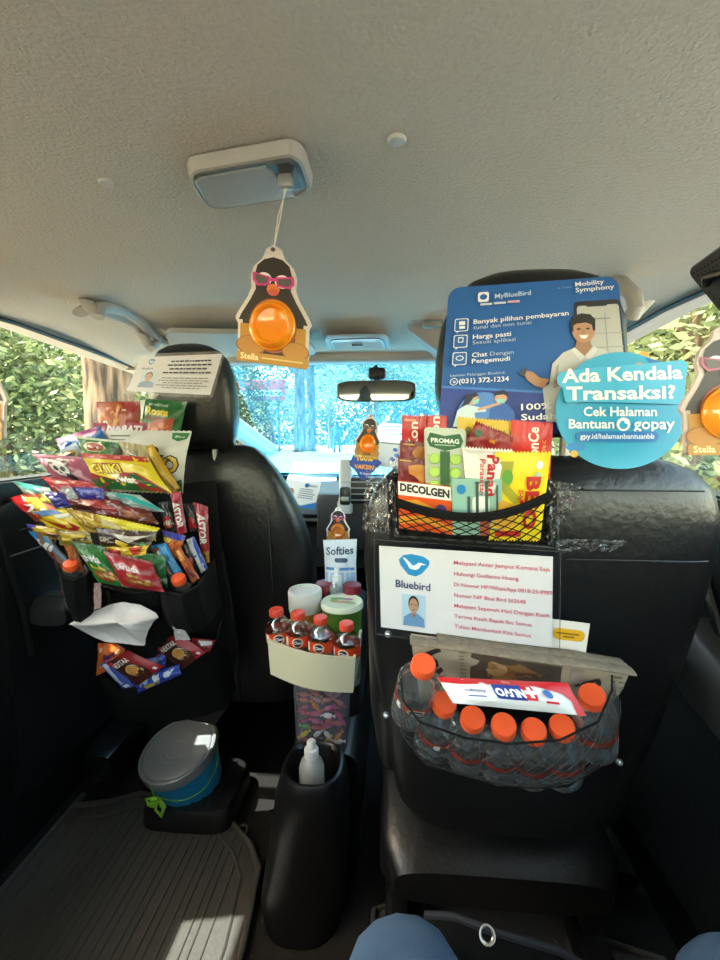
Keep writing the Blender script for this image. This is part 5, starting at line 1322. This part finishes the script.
sn('yellow and green packet lettered CHIKI Twist', [(80, 453), (148, 457), (172, 493), (96, 488)], (.842, .832), .030, '#dcc31c',
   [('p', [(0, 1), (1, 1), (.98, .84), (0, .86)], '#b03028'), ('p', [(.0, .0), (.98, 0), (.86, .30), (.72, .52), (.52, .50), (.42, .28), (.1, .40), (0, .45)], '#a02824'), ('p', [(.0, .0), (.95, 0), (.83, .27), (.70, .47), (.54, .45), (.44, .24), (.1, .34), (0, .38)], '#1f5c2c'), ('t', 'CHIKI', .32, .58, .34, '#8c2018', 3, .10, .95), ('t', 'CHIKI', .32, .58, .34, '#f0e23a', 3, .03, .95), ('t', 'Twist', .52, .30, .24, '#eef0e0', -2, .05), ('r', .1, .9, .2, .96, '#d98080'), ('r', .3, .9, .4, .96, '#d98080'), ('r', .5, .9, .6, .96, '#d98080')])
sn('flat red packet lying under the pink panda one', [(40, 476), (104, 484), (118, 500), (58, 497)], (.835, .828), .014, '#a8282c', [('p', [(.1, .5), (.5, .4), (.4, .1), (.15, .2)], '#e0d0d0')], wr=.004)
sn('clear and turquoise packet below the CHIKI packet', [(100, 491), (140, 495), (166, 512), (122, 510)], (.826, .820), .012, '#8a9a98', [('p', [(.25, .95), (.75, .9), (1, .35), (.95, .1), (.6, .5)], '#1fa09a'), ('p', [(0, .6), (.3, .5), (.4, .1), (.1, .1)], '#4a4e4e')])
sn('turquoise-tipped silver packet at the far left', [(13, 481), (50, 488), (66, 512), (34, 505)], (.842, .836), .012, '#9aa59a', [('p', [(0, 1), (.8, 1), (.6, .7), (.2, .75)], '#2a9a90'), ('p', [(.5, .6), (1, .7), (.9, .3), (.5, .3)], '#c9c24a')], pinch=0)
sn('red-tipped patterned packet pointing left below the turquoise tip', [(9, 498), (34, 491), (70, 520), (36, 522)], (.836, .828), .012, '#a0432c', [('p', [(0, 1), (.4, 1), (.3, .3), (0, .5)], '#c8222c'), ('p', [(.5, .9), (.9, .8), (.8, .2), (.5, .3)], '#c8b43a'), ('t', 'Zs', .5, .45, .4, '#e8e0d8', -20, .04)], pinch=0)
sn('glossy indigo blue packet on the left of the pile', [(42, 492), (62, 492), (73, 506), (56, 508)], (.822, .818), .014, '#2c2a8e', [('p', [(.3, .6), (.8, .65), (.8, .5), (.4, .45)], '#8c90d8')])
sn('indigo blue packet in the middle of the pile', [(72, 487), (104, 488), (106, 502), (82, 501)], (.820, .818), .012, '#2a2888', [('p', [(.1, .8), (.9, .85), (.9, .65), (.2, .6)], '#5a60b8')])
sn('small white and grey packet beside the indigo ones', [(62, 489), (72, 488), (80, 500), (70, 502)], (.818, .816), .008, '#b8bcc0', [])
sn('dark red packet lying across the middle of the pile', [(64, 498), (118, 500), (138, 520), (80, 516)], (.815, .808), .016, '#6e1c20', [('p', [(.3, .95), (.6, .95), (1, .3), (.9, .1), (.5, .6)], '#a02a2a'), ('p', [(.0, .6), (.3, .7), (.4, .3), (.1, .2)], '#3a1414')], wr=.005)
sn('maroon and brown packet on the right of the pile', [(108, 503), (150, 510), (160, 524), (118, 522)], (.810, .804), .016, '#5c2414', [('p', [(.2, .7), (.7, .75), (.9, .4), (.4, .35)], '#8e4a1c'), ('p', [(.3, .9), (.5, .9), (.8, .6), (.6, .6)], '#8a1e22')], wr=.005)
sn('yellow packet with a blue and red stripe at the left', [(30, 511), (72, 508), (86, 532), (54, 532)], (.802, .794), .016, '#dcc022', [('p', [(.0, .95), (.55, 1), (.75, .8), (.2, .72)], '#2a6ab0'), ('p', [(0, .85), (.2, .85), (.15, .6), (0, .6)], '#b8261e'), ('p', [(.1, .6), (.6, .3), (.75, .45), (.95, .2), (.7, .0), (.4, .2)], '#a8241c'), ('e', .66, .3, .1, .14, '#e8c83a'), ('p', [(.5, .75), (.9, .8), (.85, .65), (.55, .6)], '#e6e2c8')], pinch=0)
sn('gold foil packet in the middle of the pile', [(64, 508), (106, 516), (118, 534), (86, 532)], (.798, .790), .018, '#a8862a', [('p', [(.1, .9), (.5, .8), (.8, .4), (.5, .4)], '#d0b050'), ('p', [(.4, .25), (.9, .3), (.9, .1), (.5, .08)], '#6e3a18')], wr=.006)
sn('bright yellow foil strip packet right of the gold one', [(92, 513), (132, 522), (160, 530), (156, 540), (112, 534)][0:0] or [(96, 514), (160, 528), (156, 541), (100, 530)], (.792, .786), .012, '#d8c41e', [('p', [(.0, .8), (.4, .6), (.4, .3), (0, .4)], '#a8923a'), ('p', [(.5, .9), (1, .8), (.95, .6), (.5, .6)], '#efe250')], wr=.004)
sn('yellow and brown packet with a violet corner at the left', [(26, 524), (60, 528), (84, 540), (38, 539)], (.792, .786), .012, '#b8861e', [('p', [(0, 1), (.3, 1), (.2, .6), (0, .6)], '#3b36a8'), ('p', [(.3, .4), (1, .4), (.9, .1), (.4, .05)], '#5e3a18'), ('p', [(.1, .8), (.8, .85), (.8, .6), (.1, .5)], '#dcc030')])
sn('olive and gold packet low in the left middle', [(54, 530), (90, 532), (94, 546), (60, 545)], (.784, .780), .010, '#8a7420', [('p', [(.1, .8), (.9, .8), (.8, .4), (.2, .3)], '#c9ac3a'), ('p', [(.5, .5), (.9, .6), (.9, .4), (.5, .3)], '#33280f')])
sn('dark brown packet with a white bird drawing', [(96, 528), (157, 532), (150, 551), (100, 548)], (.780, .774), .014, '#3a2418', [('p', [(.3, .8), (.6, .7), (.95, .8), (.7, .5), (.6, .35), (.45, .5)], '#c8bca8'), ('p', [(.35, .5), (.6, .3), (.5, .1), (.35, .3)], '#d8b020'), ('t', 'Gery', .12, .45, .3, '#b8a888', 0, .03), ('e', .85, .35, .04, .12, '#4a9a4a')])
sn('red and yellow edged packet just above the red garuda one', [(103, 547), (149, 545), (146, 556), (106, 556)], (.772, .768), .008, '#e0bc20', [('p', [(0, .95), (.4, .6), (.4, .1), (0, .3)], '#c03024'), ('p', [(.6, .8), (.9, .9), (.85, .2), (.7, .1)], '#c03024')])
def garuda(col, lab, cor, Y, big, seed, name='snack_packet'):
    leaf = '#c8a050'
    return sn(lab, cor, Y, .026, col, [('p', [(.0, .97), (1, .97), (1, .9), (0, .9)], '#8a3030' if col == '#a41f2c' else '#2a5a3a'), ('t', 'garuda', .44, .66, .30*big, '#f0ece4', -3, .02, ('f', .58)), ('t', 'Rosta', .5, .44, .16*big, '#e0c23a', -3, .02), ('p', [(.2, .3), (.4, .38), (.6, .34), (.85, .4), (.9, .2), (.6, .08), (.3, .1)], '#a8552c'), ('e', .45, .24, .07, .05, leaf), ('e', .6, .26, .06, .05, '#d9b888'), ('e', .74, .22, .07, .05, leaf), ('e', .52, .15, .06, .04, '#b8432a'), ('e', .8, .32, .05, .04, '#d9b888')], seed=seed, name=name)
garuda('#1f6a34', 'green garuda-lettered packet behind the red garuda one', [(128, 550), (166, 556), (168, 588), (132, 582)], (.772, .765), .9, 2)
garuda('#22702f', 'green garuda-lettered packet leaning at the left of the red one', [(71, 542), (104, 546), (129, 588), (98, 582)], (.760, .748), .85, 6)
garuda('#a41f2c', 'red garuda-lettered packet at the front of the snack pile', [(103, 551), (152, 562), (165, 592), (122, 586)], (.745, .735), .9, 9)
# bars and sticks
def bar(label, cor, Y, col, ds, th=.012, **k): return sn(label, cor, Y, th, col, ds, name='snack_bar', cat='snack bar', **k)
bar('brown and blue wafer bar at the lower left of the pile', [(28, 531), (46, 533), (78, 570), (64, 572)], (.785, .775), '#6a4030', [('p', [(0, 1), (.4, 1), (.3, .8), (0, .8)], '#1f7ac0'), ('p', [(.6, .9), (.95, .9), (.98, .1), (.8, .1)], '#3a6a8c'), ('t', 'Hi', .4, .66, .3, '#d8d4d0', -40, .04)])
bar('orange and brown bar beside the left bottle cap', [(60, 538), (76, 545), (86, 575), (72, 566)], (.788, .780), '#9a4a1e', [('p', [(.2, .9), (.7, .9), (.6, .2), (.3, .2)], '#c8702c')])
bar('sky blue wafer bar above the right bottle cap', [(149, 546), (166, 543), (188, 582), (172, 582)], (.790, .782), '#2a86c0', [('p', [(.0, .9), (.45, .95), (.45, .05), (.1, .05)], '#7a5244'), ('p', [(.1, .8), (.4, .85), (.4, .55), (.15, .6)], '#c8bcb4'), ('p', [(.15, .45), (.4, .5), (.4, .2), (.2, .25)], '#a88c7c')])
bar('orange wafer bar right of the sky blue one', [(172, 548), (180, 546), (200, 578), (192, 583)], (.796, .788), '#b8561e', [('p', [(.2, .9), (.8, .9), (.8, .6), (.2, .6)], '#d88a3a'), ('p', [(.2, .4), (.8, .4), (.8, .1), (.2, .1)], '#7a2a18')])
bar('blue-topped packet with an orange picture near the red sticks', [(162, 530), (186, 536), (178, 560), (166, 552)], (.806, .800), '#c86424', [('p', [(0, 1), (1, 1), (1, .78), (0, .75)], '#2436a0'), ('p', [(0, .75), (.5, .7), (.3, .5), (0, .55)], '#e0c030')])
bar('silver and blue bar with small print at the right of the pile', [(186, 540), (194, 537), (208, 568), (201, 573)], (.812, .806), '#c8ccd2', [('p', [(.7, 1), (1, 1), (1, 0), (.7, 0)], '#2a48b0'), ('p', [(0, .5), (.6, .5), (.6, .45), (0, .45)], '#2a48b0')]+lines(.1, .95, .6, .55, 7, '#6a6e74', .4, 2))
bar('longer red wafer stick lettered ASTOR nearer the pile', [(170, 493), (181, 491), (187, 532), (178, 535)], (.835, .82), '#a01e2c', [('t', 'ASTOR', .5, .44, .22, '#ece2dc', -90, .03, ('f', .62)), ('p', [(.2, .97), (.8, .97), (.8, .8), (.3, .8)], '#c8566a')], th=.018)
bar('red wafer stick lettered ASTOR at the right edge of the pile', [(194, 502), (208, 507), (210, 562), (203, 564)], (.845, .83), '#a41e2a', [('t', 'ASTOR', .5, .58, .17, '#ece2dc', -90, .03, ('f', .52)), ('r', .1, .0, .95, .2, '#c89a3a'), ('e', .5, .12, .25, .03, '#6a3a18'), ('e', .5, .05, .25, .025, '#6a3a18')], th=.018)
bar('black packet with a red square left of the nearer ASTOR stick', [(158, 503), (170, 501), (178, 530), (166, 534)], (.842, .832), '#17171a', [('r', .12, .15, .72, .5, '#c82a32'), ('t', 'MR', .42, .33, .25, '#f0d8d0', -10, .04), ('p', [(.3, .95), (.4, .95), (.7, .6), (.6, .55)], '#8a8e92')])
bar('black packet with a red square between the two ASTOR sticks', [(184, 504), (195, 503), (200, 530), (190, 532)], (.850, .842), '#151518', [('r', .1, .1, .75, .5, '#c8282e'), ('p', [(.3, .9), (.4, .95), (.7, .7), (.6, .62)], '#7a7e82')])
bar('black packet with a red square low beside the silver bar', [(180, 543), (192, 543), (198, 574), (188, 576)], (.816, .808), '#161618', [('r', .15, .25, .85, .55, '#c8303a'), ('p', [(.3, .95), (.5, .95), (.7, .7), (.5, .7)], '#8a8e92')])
# strip of the clear wrapper hanging below
g = G(); S = Surf([(94, 583), (101, 583), (101, 608), (94, 610)], .775, 0, .004, 3); g.grid(lambda u, v: S(u, v), 8, 12, mat('#b89890', .3)); g.grid(lambda u, v: S(u, v, -.0008), 8, 12, mat('#b89890', .3), flip=True)
tag(g.build('wrapper_strip'), 'crumpled pinkish wrapper strip hanging over the left of the middle pocket', 'wrapper')
g = G(); S = Surf([(168, 606), (172, 607), (190, 640), (176, 640)], (.790, .80), 0, .008, 7)
g.grid(lambda u, v: S(u, v), 12, 14, mat('#b8b4b4', .25)); g.grid(lambda u, v: S(u, v, -.0008), 12, 14, mat('#b8b4b4', .25), flip=True)
tag(g.build('wrapper_strip'), 'crumpled silver wrapper strip standing up from the lower pocket', 'wrapper')

# tissue
S = Surf([(112, 608), (158, 610), (146, 646), (70, 624)], (.80, .79))
g = G()
ol = [(69, 624), (90, 613), (112, 604), (125, 602), (140, 605), (155, 613), (158, 618), (153, 622), (148, 632), (144, 646), (125, 644), (104, 641), (86, 633)]
pts = [PY(x, y, .805-.0006*(x-69)*0) for x, y in ol]
cen = PY(118, 622, .77)
def tiss(k, a):
    i = a % len(ol); return lerp(cen, pts[i], k)
N = len(ol)*4
def tf(u, v):
    x = (u*N) % N/4; i = int(x) % len(ol); f = x-int(x)
    p = pts[i]*(1-f)+pts[(i+1) % len(ol)]*f
    q = cen*(1-v)+p*v
    a_ = 2*PI*u
    return q+V((0, -.016*math.sin(a_*2+1)*v*(1-v)*3+.006*noise.noise(V((q.x*30+q.z*40, q.z*14, 2)))+.002*noise.noise(V((q.x*120+q.z*140, 3, q.z*20))), .001*noise.noise(q*70)))
TM = mat('#e9e2df', .95, spec=.1)
g.grid(tf, N*2, 18, TM); g.grid(lambda u, v: tf(u, v)+V((0, .0015, 0)), N*2, 18, TM, flip=True)
tag(g.build('tissue', ang=80), 'white tissue pulled out over the lower pocket of the organiser', 'tissue')
# lower pocket packs
LG = 'biscuit packs in the lower pocket'
def nx(lab, cor, Y, **k):
    return bag('biscuit_pack', lab, 'biscuit pack', LG, cor, Y, .016, '#4a2018', [('p', [(.55, 1), (1, 1), (1, 0), (.6, 0), (.8, .3)], '#a01c22'), ('t', 'NEXTAR', .40, .78, .22, '#efe6de', 0, .04, ('f', .62)), ('e', .5, .40, .22, .22, '#e8dcc8'), ('e', .53, .36, .2, .2, '#5a2c1c'), ('e', .46, .44, .2, .17, '#d8a45a'), ('e', .46, .44, .15, .12, '#c88f48'), ('rr', .04, .86, .2, .96, '#c8242c', .02), ('rr', .8, .06, .9, .16, '#e8e0dc', .02)], wr=.002, **k)
bag('biscuit_pack', 'dark red biscuit pack behind the two NEXTAR packs', 'biscuit pack', LG, [(138, 634), (168, 632), (166, 668), (138, 664)], (.880, .875), .014, '#7c1a1c', [('p', [(.1, .9), (.8, .8), (.7, .6), (.2, .7)], '#a8282c')])
bag('biscuit_pack', 'orange snack pack with purple print at the left of the lower pocket', 'biscuit pack', LG, [(98, 643), (128, 644), (120, 664), (96, 676)], (.868, .862), .014, '#d86a26', [('t', 'Sari', .5, .55, .3, '#5a2c6a', 8, .06), ('e', .8, .7, .08, .1, '#e8c8a0'), ('e', .15, .8, .08, .08, '#e8d8c0'), ('r', .2, .2, .8, .28, '#f0a860')], wr=.003)
bag('biscuit_pack', 'blue and silver pack along the bottom left of the lower pocket', 'biscuit pack', LG, [(99, 664), (112, 660), (134, 686), (124, 690)], (.856, .85), .014, '#2440a0', [('p', [(.2, .95), (.6, .95), (.6, .2), (.3, .2)], '#b8c8e0'), ('p', [(.3, .15), (.8, .15), (.8, .05), (.3, .05)], '#e0e4ec')], wr=.003)
bag('biscuit_pack', 'blue foil pack showing between the two NEXTAR packs', 'biscuit pack', LG, [(142, 655), (166, 655), (166, 672), (142, 672)], (.872, .868), .012, '#2a4ab0', [('p', [(.3, .8), (.7, .9), (.8, .5), (.4, .5)], '#8aa4e0')], wr=.005)
bag('biscuit_pack', 'blue, silver and yellow pack at the bottom of the lower pocket', 'biscuit pack', LG, [(130, 680), (180, 664), (182, 674), (138, 693)], (.852, .848), .014, '#2a46a8', [('p', [(.1, .8), (.4, .9), (.3, .4), (.1, .3)], '#c0cce0'), ('p', [(.45, .9), (.6, .9), (.6, .4), (.45, .3)], '#d8dce8'), ('p', [(.2, .3), (.6, .3), (.5, .05), (.2, .05)], '#d8cc3a'), ('p', [(.7, .8), (.9, .8), (.8, .3), (.7, .3)], '#b8c4e0')], wr=.005)
nx('brown and red NEXTAR biscuit pack, upper right of the two', [(160, 640), (182, 630), (212, 650), (180, 670)][0:0] or [(154, 648), (178, 632), (206, 652), (182, 670)], (.870, .856))
nx('brown and red NEXTAR biscuit pack, lower left of the two', [(106, 664), (128, 650), (164, 666), (138, 686)], (.852, .842))
bag('biscuit_pack', 'dark red foil pack at the right corner of the lower pocket', 'biscuit pack', LG, [(192, 638), (216, 640), (210, 652), (190, 656)], (.878, .872), .01, '#8a1a20', [('p', [(.3, .9), (.9, .9), (.95, .6), (.5, .6)], '#c8c8cc')])

# ================================================================== RUBBER MATS
def rubber_mat(name, x0, x1, y0, y1, z, label, nrib, rib_y0, rib_y1, cut_=None, rm=RUBBER):
    g = G(); cx, cy = (x0+x1)/2, (y0+y1)/2
    ol = cut_ or [(x0, y0), (x1, y0), (x1, y1), (x0, y1)]
    g.prism([V((x, y, z)) for x, y in ol], V((0, 0, .006)), rm)
    g.tube([V((x, y, z+.008)) for x, y in ol], .007, rm, 8, closed=True)
    inn = [(cx+(x-cx)*.87, cy+(y-cy)*.87) for x, y in ol]
    g.tube([V((x, y, z+.006)) for x, y in inn], .004, rm, 6, closed=True)
    w_ = (x1-x0)*.76/nrib
    for i in range(nrib):
        x = cx-(x1-x0)*.38+w_*(i+.5); a = w_*.30
        yy1 = rib_y1-(.03 if i in (0, nrib-1) else 0)
        loop = [V((x-a, rib_y0, z+.006))]+[V((x-a, lerp(rib_y0, yy1-a, k/4), z+.006)) for k in range(1, 5)]+[V((x+a*math.cos(R(q)), yy1-a+a*math.sin(R(q)), z+.006)) for q in (150, 120, 90, 60, 30)]+[V((x+a, lerp(yy1-a, rib_y0, k/4), z+.006)) for k in range(0, 5)]
        g.tube(loop, .0028, rm, 6, closed=True)
    return tag(g.build(name), label, 'floor mat', 'rubber floor mats')
def pz(x, y, z=.0): p = PZ(x, y, z); return (p.x, p.y)
cutL = [(-.60, .30), (-.09, .30), (-.09, .66), (-.105, .80), pz(250, 848), pz(222, 815), pz(140, 798), pz(110, 806), pz(75, 810), (-.60, .95)]
rubber_mat('floor_mat', -.60, -.09, .30, 1.02, .003, 'grey black ribbed rubber mat on the left floor', 10, .34, .93, cutL)
cutR = [(.14, .30), (.64, .30), (.64, .70), (.55, .72), (.50, .80), (.24, .83), (.19, .76), (.14, .74)]
rubber_mat('floor_mat', .14, .64, .30, .83, .003, 'dark ribbed rubber mat in the right footwell beyond the knees', 11, .34, .72, cutR)
g = G(); g.tube([V((XL+.06+.03*math.sin(i), .55+i*.06, .012+.003*(i % 2))) for i in range(3)], .001, WHITE)
g = G(); q = PZ(50, 800, .01)
g.tube([q+V((0, 0, .002)), q+V((.008, .02, .02)), q+V((.004, .03, .045))], .0012, mat('#8c7f70', .8), 5); g.tube([q+V((-.012, 0, .003)), q+V((.010, 0, .003))], .003, mat('#8c7f70', .8), 6)
tag(g.build('dry_twig'), 'small dry twig lying on the carpet left of the mat', 'twig')

# ================================================================== PASSENGER (photographer's legs)
DEN = bpy.data.materials.new('denim'); DEN.use_nodes = True; nt = DEN.node_tree; b = nt.nodes['Principled BSDF']; b.inputs['Roughness'].default_value = .9
tc = nt.nodes.new('ShaderNodeTexCoord'); wv = nt.nodes.new('ShaderNodeTexWave'); wv.inputs['Scale'].default_value = 260; wv.inputs['Distortion'].default_value = 1.5; wv.bands_direction = 'DIAGONAL'
nz = nt.nodes.new('ShaderNodeTexNoise'); nz.inputs['Scale'].default_value = 14
mx = nt.nodes.new('ShaderNodeMix'); mx.data_type = 'RGBA'; mx.inputs['A'].default_value = lin('#304a68'); mx.inputs['B'].default_value = lin('#64809f')
nt.links.new(tc.outputs['Object'], wv.inputs[0]); nt.links.new(tc.outputs['Object'], nz.inputs[0])
ma = nt.nodes.new('ShaderNodeMath'); ma.operation = 'MULTIPLY_ADD'; ma.inputs[1].default_value = .5; nt.links.new(wv.outputs['Fac'], ma.inputs[0]); nt.links.new(nz.outputs['Fac'], ma.inputs[2])
ms = nt.nodes.new('ShaderNodeMath'); ms.operation = 'SUBTRACT'; ms.inputs[1].default_value = .25; nt.links.new(ma.outputs[0], ms.inputs[0])
nt.links.new(ms.outputs[0], mx.inputs['Factor']); nt.links.new(mx.outputs['Result'], b.inputs['Base Color'])
bp = nt.nodes.new('ShaderNodeBump'); bp.inputs['Strength'].default_value = .4; bp.inputs['Distance'].default_value = .001; nt.links.new(wv.outputs['Fac'], bp.inputs['Height']); nt.links.new(bp.outputs[0], b.inputs['Normal'])
KL = PY(402, 935, .375); KR = PY(744, 968, .375)
J = [((.345, -.26, .50), .13), ((.345, -.28, .68), .125), ((.25, -.17, .485), .085), ((.21, .1, .475), .075), ((KL.x+.005, .32, KL.z-.01), .064), ((KL.x, .375, KL.z-.04), .058), ((KL.x, .39, .25), .05), ((KL.x, .38, .10), .04),
     ((.44, -.17, .485), .085), ((.48, .1, .475), .075), ((KR.x, .32, KR.z+.01), .064), ((KR.x, .375, KR.z-.03), .058), ((KR.x, .39, .25), .05), ((KR.x, .38, .10), .04)]
E = [(0, 1), (0, 2), (2, 3), (3, 4), (4, 5), (5, 6), (6, 7), (0, 8), (8, 9), (9, 10), (10, 11), (11, 12), (12, 13)]
t = thing('person', (.345, -.26, 0), 'person in blue jeans seated in the rear, knees at the bottom edge', 'person')
me = bpy.data.meshes.new('jeans'); me.from_pydata([V(p)-V(t['_o']) for p, r in J], E, [])
jo = bpy.data.objects.new('jeans', me); COL.objects.link(jo); jo.parent = t
sk_ = jo.modifiers.new('skin', 'SKIN'); sb = jo.modifiers.new('s', 'SUBSURF'); sb.levels = 2; sb.render_levels = 2
for i, (p, r) in enumerate(J): me.skin_vertices[0].data[i].radius = (r, r)
me.skin_vertices[0].data[0].use_root = True
me.materials.append(DEN); sk_.use_smooth_shade = True
for K in (KL, KR):
    g = G(); g.loft([(V((K.x, y, z)), V((w_, 0, 0)), V((0, 0, h)), 3) for y, z, w_, h in ((.30, .045, .025, .03), (.32, .05, .036, .042), (.40, .055, .04, .048), (.48, .04, .045, .03), (.55, .035, .042, .024), (.585, .03, .028, .016))], mat('#2a2a2c', .6)); g.build('shoe', t)
# rear bench carrying the person
t = thing('rear_bench', (XC, -.3, 0), 'black leather rear bench under the seated person', 'bench seat')
g = G(); g.loft([(V((XC, y, z)), V((.60, 0, 0)), V((0, 0, h)), 6) for y, z, h in ((-.56, .20, .17), (-.52, .20, .19), (.02, .21, .19), (.06, .20, .16))], LEATHER); g.build('bench_cushion', t)
g = G(); g.loft([(V((XC, y, z)), V((.60, 0, 0)), V((0, .06, 0)), 6) for y, z in ((-.50, .36), (-.52, .42), (-.60, .74), (-.61, .78))], LEATHER); g.build('bench_backrest', t)
# dark bag edge with a metal snap beyond the left knee
t = thing('black_bag', PY(500, 955, .42), 'black fabric bag edge with a silver ring beside the knee', 'bag')
g = G()
pts = [(425, 915, .45), (455, 917, .44), (487, 930, .43), (520, 940, .43), (560, 952, .43), (600, 975, .43)]
S_ = [PY(*p) for p in pts]
g.grid(lambda u, v: lerp(pick(S_, u), pick(S_, u)+V((-.01, -.12, -.06)), v)+V((0, 0, .004*noise.noise(V((u*5, v*4, 0))))), 30, 12, FABRIC)
g.grid(lambda u, v: lerp(pick(S_, u), pick(S_, u)+V((-.01, -.12, -.06)), v)+V((0, 0, -.01)), 30, 12, FABRIC, flip=True)
g.tube(S_, .004, mat('#2a2c33', .8), 8); g.build('flap', t)
p = PY(487, 935, .425); g = G(); ax2 = axis_mtx(p, p+V((0, -.7, .7)))
g.lathe([(.0055, 0), (.0072, .001), (.0088, .0008), (.009, -.001), (.005, -.001), (.0055, 0)], mat('#c9c6c0', .25, .9), ax2, 24); g.build('metal_ring', t)

for p_ in list(bpy.data.objects):
    if '_o' in p_: del p_['_o']
SC.cycles.max_bounces = 10; SC.cycles.transparent_max_bounces = 24; SC.cycles.diffuse_bounces = 5
SC.cycles.glossy_bounces = 3; SC.cycles.sample_clamp_indirect = 6
SC.cycles.use_denoising = True
